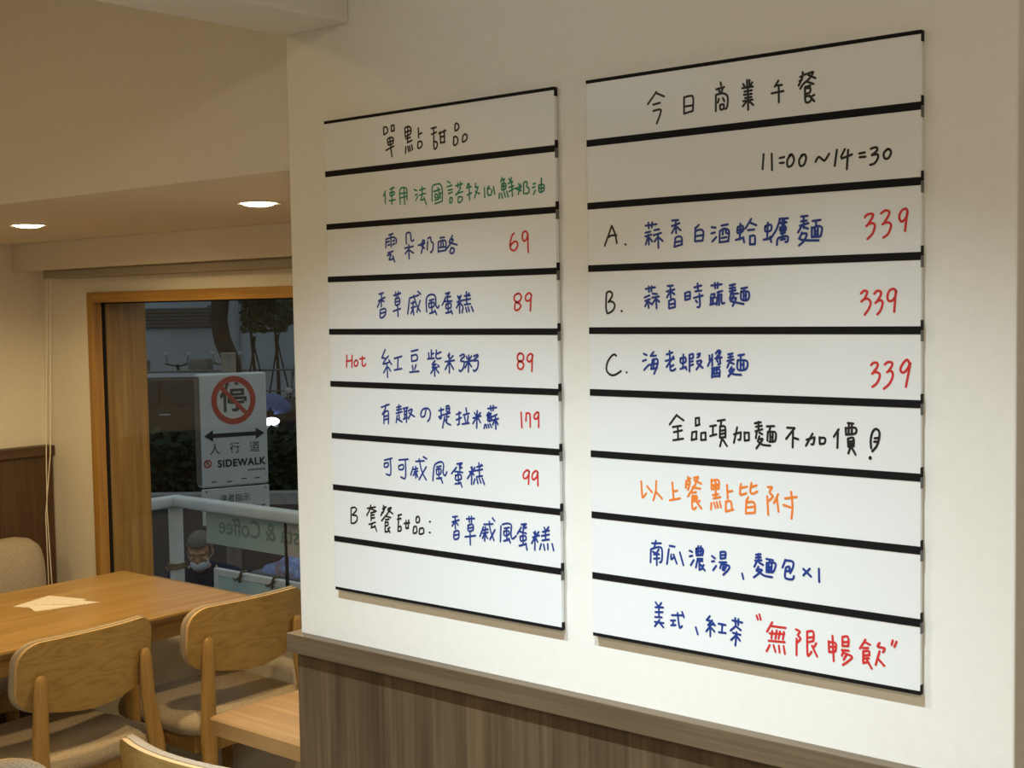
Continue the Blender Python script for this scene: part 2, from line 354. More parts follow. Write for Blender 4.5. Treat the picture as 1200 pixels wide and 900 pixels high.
INKDATA = """L1 lettering black|721,123 724,182;~721,123 751,121 770,145 762,167 729,181;810,118 814,163;810,118 840,114 846,159;814,163 846,159;763,224 771,270;~763,224 798,210 832,224 821,264 771,270;770,248 821,240;792,220 799,266;745,311 835,284;796,262 812,367;966,150 968,219;~966,150 1005,142 1033,161 1027,204 968,219;970,185 1028,177;1000,147 994,270;973,237 1026,232;991,271 1043,257;974,302 966,355;995,302 1005,342;1014,300 1025,339;1039,294 1048,332;1117,165 1119,244;1120,217 1155,208;~1111,277 1109,324 1143,320 1156,298 1144,273 1111,277;1260,183 1313,179;1261,230 1314,218;1285,185 1284,293;~1284,293 1288,347 1316,336 1319,299 1285,288;1342,231 1416,215;1356,219 1358,306;1398,210 1402,307;1361,306 1404,302;1366,260 1403,257;~1517,182 1516,224 1543,220 1557,199 1540,171 1517,175;~1501,279 1499,336 1536,326 1541,290 1519,271 1499,276;~1596,278 1592,319 1631,308 1640,276 1618,262 1596,275
L2 lettering green|726,191 702,233;725,217 723,292;780,181 830,170;~780,209 783,235 826,226 827,206 780,209;806,167 799,303;769,275 839,269;~895,309 895,193 940,179 972,196 973,279;894,225 971,222;897,260 970,250;940,185 946,315;1058,203 1085,213;1067,248 1089,241;1072,291 1098,256;1115,211 1179,202;1144,185 1146,245;1118,251 1182,241;1146,250 1129,292 1169,286;1165,272 1190,330;~1254,308 1258,196 1297,179 1343,179 1365,220 1363,315;1285,330 1363,315;1272,233 1342,221;~1291,254 1286,282 1310,281 1314,259 1291,254;1284,302 1325,296;1319,206 1344,292;1353,247 1317,295;1424,163 1451,179;1420,206 1469,197;1430,235 1472,229;1433,261 1472,250;~1448,295 1443,331 1466,330 1470,297 1448,293;1511,205 1583,194;1534,185 1537,221;1560,178 1559,220;1511,269 1583,255;1563,225 1513,278;~1535,298 1536,337 1568,328 1578,297 1539,292;1642,195 1626,233;1627,227 1675,222;1629,285 1678,269;1652,199 1654,323;1720,201 1715,231;1715,231 1745,230 1706,310;1715,261 1758,283;1810,240 1812,315;~1842,242 1839,275 1849,300 1878,296 1886,262;~1858,230 1847,248 1868,252;1901,238 1913,296;1992,177 1977,209;1981,193 2017,189;~1987,225 1986,268 2022,263 2026,225 1987,223;1988,244 2026,242;2006,194 2004,264;1961,294 1956,331;1979,294 1992,331;2007,286 2021,325;2032,282 2049,326;2059,188 2069,207;2084,184 2073,205;2051,225 2094,214;2058,255 2104,247;2057,287 2103,268;2083,211 2090,324;2153,232 2173,289;2117,267 2180,258;2174,239 2148,312;2128,270 2176,287;2202,233 2200,310;~2201,235 2219,223 2236,233 2229,259 2252,276 2248,308 2214,313;2294,247 2315,243;2287,273 2311,269;2296,324 2314,294;2373,208 2371,305;~2348,264 2351,309 2392,304 2396,260 2349,259;2352,283 2396,281
L3 lettering navy|756,104 804,94;716,207 722,140;~722,137 805,123 842,145 837,174;777,102 780,201;734,161 759,156;741,187 762,183;800,155 821,150;799,184 820,176;739,251 800,238;~734,272 776,262 754,305 796,301;796,277 817,325;~955,185 957,104 1002,99 1008,147 1020,165 1040,157;937,219 1031,208;983,195 983,307;977,232 940,265;989,238 1033,262;1144,162 1119,203 1158,228;1091,202 1163,188;1159,165 1121,266;1195,175 1187,243;~1199,153 1227,143 1234,177 1257,198 1247,248 1223,265;1332,153 1378,151;1309,265 1312,186;~1312,186 1354,174 1393,184 1391,249;1313,260 1391,254;1343,176 1338,224;1362,177 1365,225;1326,229 1380,226;1466,142 1431,186;~1443,172 1473,176 1399,243;1431,194 1514,216;~1449,240 1436,273 1467,280 1483,247 1449,237
L3 price_lettering red|~2099,153 2078,174 2060,223 2062,266 2089,284 2118,272 2133,241 2124,219 2096,218 2062,245;~2236,170 2214,143 2186,157 2180,193 2198,217 2222,202 2234,170 2234,252 2236,302
L4 lettering navy|624,139 674,128;617,194 694,165;654,137 648,241;644,183 602,244;650,187 682,199;~636,268 634,333 689,314 697,261 636,268;641,298 690,287;797,151 878,134;820,125 824,163;852,122 845,160;~813,182 816,231 860,221 861,175 813,182;814,205 860,199;788,281 872,260;838,224 842,323;977,177 1083,153;~977,188 953,305;~1025,155 1059,238 1095,284;1097,198 1058,291;1073,123 1104,146;997,219 1039,208;1019,204 1012,268;996,256 1044,246;1012,268 990,302;1017,268 1021,313;~1167,288 1170,180 1222,151 1267,167 1271,234 1290,260 1306,242;1200,199 1252,189;~1194,222 1199,255 1250,245 1246,215 1194,222;1221,200 1228,300;1202,303 1259,289;1259,278 1277,312;1379,147 1424,139 1399,162;1399,147 1398,202;1398,177 1433,170;1383,173 1341,238;1362,209 1447,207;~1382,232 1383,265 1431,258 1432,225 1382,232;1404,214 1405,302;1378,301 1440,291;1435,280 1450,309;1508,168 1522,193;1547,165 1532,190;1502,215 1571,201;1527,172 1527,303;1521,222 1495,262;1536,223 1560,249;1581,169 1640,166;1602,137 1604,235;1631,148 1616,166;1576,202 1644,192;1580,238 1643,231;1564,259 1554,299;1594,260 1603,296;1618,257 1629,289;1652,253 1671,290
L4 price_lettering red|~2125,161 2096,174 2091,206 2118,228 2142,239 2155,257 2131,282 2103,287 2094,264 2104,231 2142,218 2161,189 2148,164 2125,161;~2259,173 2239,158 2208,176 2201,204 2221,219 2249,205 2260,177;2254,198 2247,292
L5 lettering navy|682,149 641,219 674,219;~718,203 685,230 656,269 727,252;723,233 754,271;700,268 704,380;693,295 659,342;715,295 741,325;788,221 874,202;831,213 823,308;785,317 871,304;985,160 1059,147;986,192 987,241;~986,196 1044,188 1048,229 990,241;994,275 1001,320;1036,271 1019,305;963,332 1066,321;1211,148 1209,216;1179,171 1185,212;1210,182 1235,174;1167,220 1240,213;~1267,148 1260,200 1275,217 1316,210;1261,181 1317,162;~1249,234 1218,264 1259,260;~1259,260 1217,290 1273,285;1242,290 1243,357;1227,305 1200,335;1258,301 1287,330;1279,267 1294,281;1392,187 1404,209;1447,190 1421,213;1360,240 1461,227;1407,172 1403,327;1401,243 1359,302;1411,246 1449,297;~1521,193 1556,178 1570,193 1536,215 1530,233 1564,237 1553,288 1523,314 1509,303;1590,196 1599,214;1644,192 1624,214;1569,240 1662,224;1615,185 1607,316;1604,240 1573,284;1613,240 1642,275;~1668,192 1702,180 1712,191 1682,210 1672,228 1711,227 1705,282 1675,308 1660,301
L5 note_lettering red|216,200 208,301;281,201 275,302;209,252 278,243;~327,241 306,259 308,287 331,291 350,270 345,246 327,241;~406,209 402,274 413,288 436,285 445,269;374,230 438,223
L5 price_lettering red|~2136,164 2114,182 2118,218 2156,232 2174,253 2155,283 2122,280 2113,251 2132,225 2165,218 2173,185 2157,167 2136,164;~2261,177 2245,166 2217,181 2207,210 2226,227 2249,216 2264,180;2259,191 2252,299
L6 lettering navy|621,182 716,154;~678,159 664,200 631,242;648,317 651,227;~651,227 702,212 701,315;652,259 701,248;652,286 700,275;803,177 853,166;829,154 827,220;802,199 858,188;795,226 864,210;826,225 831,269;807,243 793,302;806,270 861,294;877,183 933,172;890,183 893,266;920,177 911,296;889,209 920,201;888,236 919,226;877,271 924,252;~938,199 981,188 936,265;944,216 1004,244;~1138,182 1119,235 1083,241 1081,210 1108,179 1156,171 1185,198 1178,250 1153,277;1280,185 1333,173;1304,163 1306,245 1290,250;1279,237 1332,214;~1363,148 1366,191 1394,181 1392,143 1363,148;1366,167 1392,162;1344,213 1403,198;1367,208 1364,264;1364,234 1390,228;1344,230 1318,322;~1349,256 1365,281 1406,294;1471,208 1518,193;1501,186 1498,283 1481,290;1470,251 1522,231;1576,153 1580,187;1546,209 1608,194;1557,221 1567,259;1597,216 1586,263;1532,282 1606,270;1665,188 1681,208;1726,185 1704,207;1647,230 1731,210;1693,170 1684,305;1681,225 1646,273;1698,224 1724,261;1805,149 1893,137;1833,127 1837,164;1860,123 1859,162;1815,177 1792,203;1809,190 1837,185;~1803,207 1802,245 1836,239 1836,202 1803,207;1803,224 1836,219;1820,194 1819,242;1772,275 1762,305;1785,276 1790,300;1805,274 1812,297;1824,269 1838,293;1853,209 1897,191;1847,239 1912,223;1880,200 1883,304;1874,233 1851,272;1885,237 1906,269
L6 price_lettering red|2140,166 2145,282;2186,228 2190,171;~2190,171 2222,170 2228,199 2228,273;~2312,163 2292,160 2268,186 2272,208 2291,207 2310,188 2312,161;2312,170 2310,271
L7 lettering navy|643,176 736,153;~642,203 644,233 683,226 688,196 642,203;~714,163 718,236 710,295 663,292;817,163 922,150;~812,213 815,242 864,235 862,200 812,213;~889,159 892,241 882,312 833,303;1009,163 1105,152;~1049,141 1075,237 1123,306;1126,201 1044,309;1097,120 1134,134;979,211 949,279;984,231 1030,220;1008,205 1005,299;989,251 1029,242;1001,254 977,281;1012,254 1028,290;~1199,306 1215,195 1250,160 1299,149 1321,172 1313,237 1335,256 1355,226;1243,193 1293,183;~1239,214 1245,254 1286,243 1287,207 1239,214;1265,192 1268,289;1241,287 1296,279;1285,279 1306,318;1467,155 1523,143 1499,168;1494,153 1496,217;1499,184 1520,179;1461,183 1406,235;1444,216 1525,219;~1449,248 1451,284 1507,273 1503,238 1449,248;1476,222 1483,313;1442,316 1506,304;1501,300 1516,335;1616,173 1624,188;1658,170 1642,187;1599,209 1668,193;1627,168 1618,307;1620,212 1577,263;1631,211 1646,230;1679,165 1737,149;1701,132 1704,234;1727,142 1711,162;1678,192 1736,180;1672,244 1735,232;1656,261 1639,302;1677,259 1686,294;1703,254 1718,288;1734,251 1754,297
L7 price_lettering red|~2211,166 2190,155 2156,181 2153,214 2174,220 2198,200 2211,166;2208,177 2202,261;~2296,168 2278,154 2245,178 2238,212 2256,223 2282,201 2296,168;2294,179 2294,267
L8 note_lettering black|223,167 218,294;~223,167 266,156 291,176 237,225;~237,225 290,228 294,264 256,294 218,296;424,152 523,131;466,122 460,154;460,150 416,213;476,153 532,165;469,186 521,171;469,183 467,252;468,208 505,199;468,232 509,223;440,287 518,262;482,273 465,314 517,298;512,292 532,337;621,111 620,129;620,128 651,120;~610,141 635,135 587,197;598,171 619,166;~676,132 712,122 670,168;671,143 730,170;670,172 596,240;654,199 704,205;642,229 683,221;637,247 634,334;~637,251 672,248 666,273 639,280;634,334 670,324;691,289 665,306;671,302 690,331;790,179 831,167;782,212 824,201;797,179 794,215;796,215 786,312;~790,276 822,269 821,302 789,312;861,241 923,228;884,214 880,278;914,207 906,276;882,279 910,272;~1003,174 1001,217 1036,207 1032,168 1003,174;~971,259 964,309 1004,298 1000,252 971,259;~1039,266 1033,309 1082,298 1078,259 1039,266;1153,197 1160,197;1148,287 1156,287
L8 lettering navy|1410,136 1460,126;1402,177 1478,154;1435,133 1436,230;1429,174 1401,209;1440,173 1466,195;~1421,256 1420,312 1469,299 1470,243 1421,256;1424,282 1470,271;1558,138 1643,127;1586,116 1588,164;1612,113 1611,161;~1573,189 1575,232 1625,220 1623,176 1573,189;1576,211 1626,200;1539,284 1651,263;1593,231 1594,342;1742,165 1835,152;~1798,136 1808,206 1843,281;1855,197 1802,277;1831,105 1853,127;1736,185 1698,264;1725,214 1783,199;1757,183 1750,259;1730,237 1782,224;1745,240 1724,277;1756,243 1776,272;1750,259 1746,295;1917,160 1909,282;~1933,147 1984,134 2024,146 2017,209 2031,250 2070,223;1952,176 2003,164;~1947,200 1951,231 1997,219 1992,192 1947,200;1973,174 1976,268;1945,275 2001,257;1996,250 2010,283;2124,129 2173,120 2143,146;2146,131 2142,181;2143,158 2173,147;2123,152 2082,206;2108,185 2172,194;~2112,223 2116,257 2166,244 2162,214 2112,223;2137,201 2140,285;2100,297 2170,275;2165,271 2177,320;2246,179 2255,193;2295,170 2275,191;2235,218 2299,196;2261,170 2253,312;2255,216 2224,265;2264,219 2283,248;2349,131 2358,149;2392,123 2372,147;2333,166 2396,149;2358,145 2361,221;2323,198 2396,179;2327,232 2395,217;2317,259 2302,303;2341,261 2350,302;2380,253 2382,294;2423,248 2436,296
R1 lettering black|~606,150 580,179 534,227;600,156 670,189;579,235 635,228;~579,278 637,274 637,303 607,367;831,212 830,323;~831,214 872,209 903,221 900,309;830,323 900,312;830,276 896,274;1118,147 1123,168;1085,189 1145,181;1105,194 1113,218;1135,187 1123,216;1080,332 1081,225;~1081,225 1135,221 1171,246 1168,312 1152,326;1104,254 1096,278;1135,252 1146,274;~1113,296 1116,325 1140,322 1140,294 1113,296;1319,156 1319,201;1336,158 1336,198;1289,178 1301,196;1357,175 1345,194;1283,204 1362,203;1298,229 1353,226;1295,249 1353,249;1303,271 1350,269;1289,290 1359,287;1324,207 1326,350;1318,290 1286,323;1330,291 1364,323;1548,188 1522,222;1529,216 1574,218;1499,263 1585,258;1551,219 1551,326;1721,155 1723,175;1723,173 1748,170;~1704,183 1721,183 1693,236;1699,207 1715,204;~1759,168 1795,164 1765,205;1762,178 1810,203;~1770,200 1726,230 1704,257;1748,217 1797,238;1737,251 1775,245;~1737,256 1740,340 1764,349 1780,337;~1737,261 1773,260 1770,289 1740,293;1740,310 1770,309;1802,307 1775,319;1777,319 1802,347
R2 lettering black|1438,199 1430,295;1497,201 1499,306;1555,234 1587,230;1555,266 1585,266;~1638,218 1610,252 1614,293 1642,287 1658,252 1642,218 1624,223;~1724,225 1695,255 1701,295 1728,290 1743,251 1733,226 1710,230;~1809,279 1831,250 1858,269 1875,274 1903,236;1956,217 1941,315;2010,216 1984,263 1989,273 2058,254;2032,224 2023,342;2107,252 2143,249;2109,275 2147,275;~2183,229 2218,224 2223,244 2189,269;~2189,269 2227,268 2227,295 2206,321 2178,328;~2292,241 2267,264 2273,295 2297,297 2314,264 2301,242 2285,246
R3 item_lettering black|214,152 150,291;216,154 243,210 257,277;~187,231 209,220 254,221;329,289 334,289
R4 item_lettering black|~160,180 155,251 156,297 165,326;~160,180 184,169 209,181 208,206 176,245;~176,245 206,241 230,261 224,295 193,319 165,326;289,311 294,311
R5 item_lettering black|~239,181 223,171 196,185 163,225 151,268 160,299 194,320 232,316 279,289;327,297 330,298
R3 lettering navy|504,166 597,160;529,146 532,185;561,145 557,180;503,215 544,209;501,241 553,230;528,229 531,298;521,250 504,297;538,253 560,278;578,201 618,196;571,236 635,222;608,227 611,325;603,251 579,279;617,254 647,279;724,142 776,141;723,180 786,163;755,141 757,231;754,181 723,227;765,188 794,212;750,263 742,324;~750,263 775,253 802,263 802,309;746,322 805,309;746,292 798,286;940,182 912,207;912,201 908,291;~912,224 953,215 976,233 969,290;908,292 969,290;912,259 969,253;1040,203 1072,208;1038,245 1066,240;1076,272 1045,300;1117,197 1166,191;1102,308 1103,245;~1103,234 1139,218 1175,237 1168,302;1102,308 1172,302;~1129,223 1126,257;1149,222 1152,247 1165,251;1119,280 1155,275;~1241,215 1240,252 1279,242 1279,208 1241,213;1262,191 1256,295;1227,297 1285,285;1282,282 1290,316;1244,235 1279,228;1344,164 1299,226;1331,186 1382,208;1320,237 1366,235;1333,276 1333,332;~1333,279 1369,277 1370,331;1333,332 1371,331;~1448,217 1448,250 1489,247 1489,211 1448,217;1467,196 1460,304;1435,305 1485,299;1482,288 1491,322;1551,175 1613,175;~1554,184 1529,243 1491,294;1557,203 1603,200;1573,188 1572,215;1588,186 1585,216;~1557,234 1557,253 1594,252 1594,227 1557,231;1557,242 1594,241;1574,215 1575,306;~1532,343 1538,305 1560,294 1609,291 1609,324 1594,326;1560,270 1591,266;1560,311 1591,307;1707,169 1752,167;1725,169 1725,242;1707,200 1746,197;1698,227 1758,214;1713,225 1685,270;1731,240 1755,249;1713,272 1694,309;~1713,280 1746,281 1728,324 1691,354;~1691,309 1725,321 1829,327;1788,202 1842,198;1812,201 1812,236;1782,305 1782,242;~1782,248 1827,236 1853,249 1847,286 1838,302 1785,302;1803,249 1803,303;1824,250 1823,301;1803,268 1824,266;1803,287 1824,285
R4 lettering navy|499,158 579,147;525,141 528,179;550,140 548,176;490,217 532,204;494,242 536,230;517,232 523,291;511,249 493,280;527,249 544,263;557,192 595,195;553,220 611,212;586,215 590,295;582,229 552,267;594,233 613,250;682,141 727,139;674,179 739,166;705,140 708,224;702,179 677,220;715,183 739,199;693,245 693,296;~693,245 738,233 742,287;695,297 744,287;696,269 740,263;824,195 826,240;~824,195 864,186 864,232;826,241 864,232;826,216 864,210;900,156 956,144;926,130 930,181;908,183 956,178;896,227 967,212;~940,201 943,282 923,290;911,245 923,258;1034,146 1116,139;1062,129 1065,166;1085,129 1083,163;1030,220 1029,273;1034,206 1061,203 1056,220;1042,230 1065,227;1045,227 1047,270;1024,275 1065,267;1081,194 1120,184;1096,187 1084,214;1084,214 1115,208;1081,224 1076,277;1096,224 1094,278;~1113,218 1115,265 1136,265;1177,149 1219,141;1197,143 1200,199;1177,169 1219,163;1177,189 1223,181;1185,206 1242,203;1188,202 1177,239;1207,216 1184,252;~1188,242 1226,233 1199,286;1192,256 1283,274;1265,171 1310,165;1287,168 1287,188;~1264,191 1266,244 1317,244 1321,195 1264,191;1283,194 1283,242;1301,195 1300,242;1283,217 1300,216
R5 lettering navy|478,164 503,173;469,215 497,206;518,242 479,278;561,150 535,179;548,179 581,175;~552,203 538,270;~552,203 593,202 589,248 563,304;518,242 597,230;542,270 589,262;564,213 559,255;669,167 718,152;694,142 697,201;660,212 730,194;726,180 668,254;~697,232 700,274 721,277 741,266;725,239 700,253;~783,193 786,224 823,217 822,186 783,193;807,165 802,258;782,265 827,251;823,248 832,268;856,168 855,281;~856,168 884,161 884,188 859,192;859,216 883,209;859,240 885,233;~920,164 940,157 935,174 919,185;~915,212 943,205 951,215 911,267;919,225 962,255;1015,170 1018,190;1037,163 1037,241;1014,197 1034,193;1022,204 1002,241;~1065,156 1085,135 1104,145 1073,179;1085,145 1097,159;1061,190 1112,182;1096,176 1100,223 1084,230;1073,200 1081,213;1033,258 1096,246;1033,319 1036,271;~1036,271 1092,263 1093,311;1033,314 1093,307;1053,254 1051,288;1072,254 1072,287;1041,295 1088,288;1162,161 1197,154;1178,158 1181,201;1162,182 1197,174;1154,205 1204,194;1173,208 1154,249;1181,215 1204,224;1188,245 1169,272;~1173,269 1207,261 1161,309;~1173,279 1203,293 1260,296;1239,167 1284,160;1261,164 1257,187;~1234,201 1236,261 1299,256 1305,203 1235,199;1257,204 1257,256;1280,203 1280,255;1257,229 1280,227
R6 lettering black|748,135 689,205;748,139 804,172;714,222 783,210;722,258 791,241;755,218 758,308;717,314 799,299;901,153 901,205;901,153 929,148 929,193;901,205 933,194;872,251 867,303;872,251 908,243 904,294;867,305 908,294;944,254 943,299;944,254 980,247 979,297;943,301 983,296;1016,203 1063,194;1039,198 1037,263;1015,270 1066,255;1075,163 1133,153;1106,158 1098,202;1094,202 1092,277;~1094,202 1133,201 1136,272;1094,230 1133,223;1094,253 1132,245;1093,277 1136,270;1109,280 1093,335;1117,290 1147,331;1202,248 1255,232;~1255,232 1251,279 1236,283;1227,200 1201,305;1282,231 1284,287;1282,234 1316,232 1317,279;1284,287 1317,281;1361,167 1406,158;1369,190 1414,181;1365,220 1417,204;1388,156 1390,212;1376,223 1368,266;1395,228 1417,237;1395,252 1383,285;~1387,275 1420,270 1372,333;~1387,289 1420,307 1476,310;1451,183 1506,179;1480,181 1469,212;1454,278 1458,219;~1458,222 1513,219 1516,265 1502,282 1469,284;1476,231 1476,281;1495,230 1493,280;1476,254 1494,252;1600,185 1654,185 1592,259;1643,213 1639,312;1646,249 1680,257;1739,257 1796,238;~1796,241 1788,281 1774,284;1782,216 1735,296;1831,236 1833,278;~1831,240 1869,241 1865,273 1833,279;1964,179 1931,227;1959,195 1955,297;2027,136 2064,138;2012,167 2015,208;~2012,170 2078,164 2078,199 2015,210;2034,141 2032,204;2054,152 2054,202;2027,236 2030,286;~2027,236 2064,228 2066,281;2030,255 2064,248;2030,271 2064,265;2030,286 2067,279;2044,289 2030,328;2054,291 2079,333;~2184,287 2181,234 2194,183 2217,164 2237,181 2237,219 2221,270 2191,306;2207,223 2237,219;2204,245 2230,243;2174,346 2181,351;2174,351 2181,346;2178,343 2178,353
R7 lettering orange|~444,173 450,275 459,284 486,256;493,203 535,243;572,161 568,230 546,300;568,237 619,282;706,162 716,281;717,223 746,216;684,288 769,268;835,112 835,130;837,127 855,121;820,143 817,191;~820,146 852,143 834,204;817,168 846,164;~884,116 918,109 895,145;886,131 941,152;898,155 833,249;872,182 934,187;868,221 900,213;~868,244 867,320 881,334 899,318;~871,243 905,241 902,268 871,281;870,261 902,253;928,271 908,285;905,285 942,324;1024,118 1024,183;~1023,126 1078,117 1081,167;1024,183 1081,176;1041,153 1046,167;1065,146 1062,166;1030,160 1075,154;1056,130 1056,239;1032,224 1074,213;1039,246 1092,232;1022,279 1018,324;1042,274 1054,310;1064,270 1074,305;1087,262 1096,301;1145,146 1150,237;1150,193 1186,183;1135,258 1134,328;~1135,261 1173,255 1182,304;1134,328 1192,309;~1253,132 1246,196 1259,203 1293,190;1246,160 1300,145;~1334,118 1324,176 1343,189 1377,172;1327,148 1371,131;1308,216 1293,245;1293,245 1289,326;~1296,253 1339,244 1358,262 1357,314;1292,325 1357,316;1295,286 1351,276;~1456,136 1487,136 1468,170 1493,196 1462,228;1451,199 1458,321;1532,179 1501,239;1523,204 1534,293;1583,202 1666,185;~1628,155 1636,249 1629,331;1571,246 1621,257
R8 lettering navy|531,158 607,150;564,137 550,183;516,296 520,203;~524,200 587,179 614,193 612,271 595,287;537,218 557,224;587,196 570,223;546,236 590,230;546,267 592,259;570,223 569,310;678,161 721,162;672,184 655,291;~691,221 691,254 714,238;711,219 736,279;763,199 791,284;843,177 864,184;843,217 865,210;877,239 852,277;~897,157 900,198 947,190 948,152 897,157;913,139 912,194;935,137 933,192;898,176 947,169;898,204 947,197;906,227 947,223;906,236 893,289;918,242 947,238;921,253 921,302 946,291;928,263 965,302;956,265 943,278;1022,195 1047,209;1022,233 1040,229;1056,259 1031,292;1090,161 1090,204;~1090,161 1130,157 1127,198;1090,206 1128,198;1090,183 1127,176;1081,232 1136,226;1102,232 1086,272;~1102,243 1157,248 1151,275 1111,315;1117,247 1105,281;1136,250 1117,285;1258,289 1267,324;1365,149 1400,142;1383,141 1386,196;1363,169 1401,162;1357,190 1406,182;1374,188 1351,231;1390,201 1418,212;1383,228 1367,258;~1367,250 1409,248 1347,304;~1380,260 1427,283 1485,286;1442,169 1492,172;1470,172 1466,189;1444,195 1442,255;~1444,195 1508,190 1504,231 1488,253;1442,256 1488,253;1460,202 1458,253;1482,200 1479,251;1460,222 1482,219;1460,239 1480,236;1583,159 1561,213;~1583,162 1636,165 1639,198 1617,243;~1586,210 1611,201 1611,227 1586,233;~1586,210 1579,273 1604,284 1635,281 1645,260;1713,204 1768,248;1759,198 1713,246;1824,191 1826,276
R9 lettering navy|555,128 572,147;604,126 588,148;553,164 619,157;552,199 615,191;583,152 583,231;550,235 607,229;547,270 622,269;587,251 547,302;587,271 620,299;692,202 788,190;~739,180 749,254 757,283 776,267;777,168 792,203;683,241 719,235;701,238 701,271;684,275 722,268;888,260 904,307;1002,166 976,196 1005,198;1020,193 987,230 1035,216;1005,227 1004,305;998,244 973,275;1012,245 1038,267;1027,208 1042,225;1071,208 1126,210;1101,207 1096,265;1073,267 1127,265;1180,170 1256,174;1202,151 1205,195;1227,154 1225,195;1205,205 1165,242;1209,207 1244,227;1183,255 1241,260;1212,245 1201,339;1205,271 1169,306;1212,273 1237,300
R9 note_lettering red|1366,111 1376,136;1387,100 1397,133;1483,140 1444,208;1475,166 1583,163;1464,217 1572,206;1483,197 1477,248;1517,190 1506,246;1541,193 1530,243;1570,192 1562,241;1456,268 1575,259;1464,296 1440,341;1492,292 1506,335;1532,290 1537,335;1567,287 1576,337;~1658,162 1686,172 1671,198 1691,218 1668,246;1662,223 1661,332;~1738,164 1740,310 1752,317 1770,293;~1740,164 1778,156 1786,181 1783,219;1743,204 1786,193;1745,234 1783,219;1804,232 1788,258;1773,253 1809,318;1891,205 1894,274;~1894,209 1939,211 1941,250 1936,265;1894,276 1936,265;1894,241 1941,234;1918,166 1926,329;1987,162 1987,220;~1987,162 2022,155 2030,186 2027,214;1987,221 2028,215;1988,196 2027,189;1983,248 2030,245;1995,249 1983,285;~1998,265 2052,279 2037,305 1990,344;2017,271 1995,309;2144,157 2107,218;2139,172 2175,184;2128,213 2163,206;2129,232 2129,308;~2129,235 2167,226 2170,253;2131,260 2170,251;2131,280 2167,272;2129,308 2158,299;2153,281 2186,335;~2239,163 2227,188 2272,192 2262,218;2239,217 2213,306;2232,268 2270,303;2326,134 2319,162;2351,139 2337,173
R3 price_lettering red|~2143,198 2160,182 2194,180 2194,199 2164,243;~2153,253 2172,240 2198,238 2209,256 2194,301 2160,333;~2250,180 2276,164 2302,171 2298,195 2272,235;~2259,248 2283,237 2309,244 2313,268 2294,309 2265,329;~2416,170 2407,160 2382,172 2367,205 2375,233 2393,234 2415,205 2420,178;2418,181 2404,294
R4 price_lettering red|~2116,220 2137,203 2158,209 2152,230 2141,251;~2120,270 2141,254 2167,256 2181,280 2167,318 2141,352;~2205,222 2224,205 2248,212 2246,235 2227,263;~2212,280 2235,265 2257,270 2257,298 2242,333 2224,351;~2346,209 2331,195 2305,205 2291,239 2298,267 2320,268 2340,244 2348,209;2344,216 2335,336
R5 price_lettering red|~2184,216 2201,201 2225,204 2224,227 2201,256;~2190,270 2208,259 2235,266 2240,287 2223,326 2192,352;~2274,211 2294,196 2320,199 2320,219 2298,251;~2289,258 2309,249 2324,261 2324,289 2302,332 2268,361;~2432,199 2419,180 2397,196 2375,235 2383,256 2401,256 2423,231 2434,203;2439,201 2410,346"""
ink = {}
for line in INKDATA.strip().split('\n'):
    head, body = line.split('|'); pan, part, col = head.split(); ink.setdefault(pan, []).append((part, col, body.split(';')))
PW, PH, YS, YF = .5010, .0900, -.0025, -.009
STRIPS = {
 'L1': 'white strip topping the dessert board, headed 單點甜品 in black marker', 'L2': 'white dessert board strip with the line of green writing',
 'L3': 'white dessert board strip in blue with the red price 69', 'L4': 'white dessert board strip in blue with price 89, directly above the Hot strip',
 'L5': 'white dessert board strip starting with the word Hot in red', 'L6': 'white dessert board strip in blue with the red price 179',
 'L7': 'white dessert board strip in blue with the red price 99', 'L8': 'white dessert board strip starting with a black B, no price',
 'L9': 'blank white strip closing the bottom of the dessert board', 'R1': 'white strip topping the lunch board, headed 今日商業午餐 in black',
 'R2': 'white lunch board strip with the hours 11:00 to 14:30', 'R3': 'white lunch board strip with item A in blue, priced 339',
 'R4': 'white lunch board strip with item B in blue, priced 339', 'R5': 'white lunch board strip with item C in blue, priced 339',
 'R6': 'white lunch board strip in black ending with an exclamation mark', 'R7': 'white lunch board strip with the line of orange writing',
 'R8': 'white lunch board strip in blue ending with ×1', 'R9': 'white lunch board strip at the bottom with red words in quotation marks'}
for pan, label in STRIPS.items():
    i = int(pan[1]) - 1
    x0, top = (0, 1.9205) if pan[0] == 'L' else (.55914, 1.922)
    t = thing('menu_strip', label, 'menu board', (x0, 0, top - i * PH), 0, 'dessert board strips' if pan[0] == 'L' else 'lunch board strips')
    MB().box((0, YF, -PH + .0002), (PW, YS, -.0002), .0008).build('board', BOARD, t)
    bt = .0049
    MB().box((0, YF - .0005, -bt), (PW, YF + .0004, 0)).build('edge_band', BLACK, t)
    MB().box((0, YF - .0005, -PH), (PW, YF + .0004, -PH + bt)).build('edge_band', BLACK, t)
    for z0, z1 in ((-.0135, -.0004), (-PH + .0004, -PH + .0125)):
        MB().box((PW - .0004, YF - .0006, z0), (PW + .0009, YS, z1), .0003).build('corner_clip', BLACK if z1 < -.02 or i == 0 else CLIP_GREY, t)
    MB().box((.02, YS, -PH + .012), (PW - .02, 0, -.012)).build('magnet_backing', CLIP_GREY, t)
    parts = {}
    for part, col, st in ink.get(pan, []):
        mb = MB(); ink_strokes(mb, st, YF - .0003 - .00005 * len(parts), .0031 if col != 'green' else .0027)
        o = mb.build(part, INK[col], t); o['label'] = col.replace('navy', 'blue') + ' marker writing'; parts[part] = o

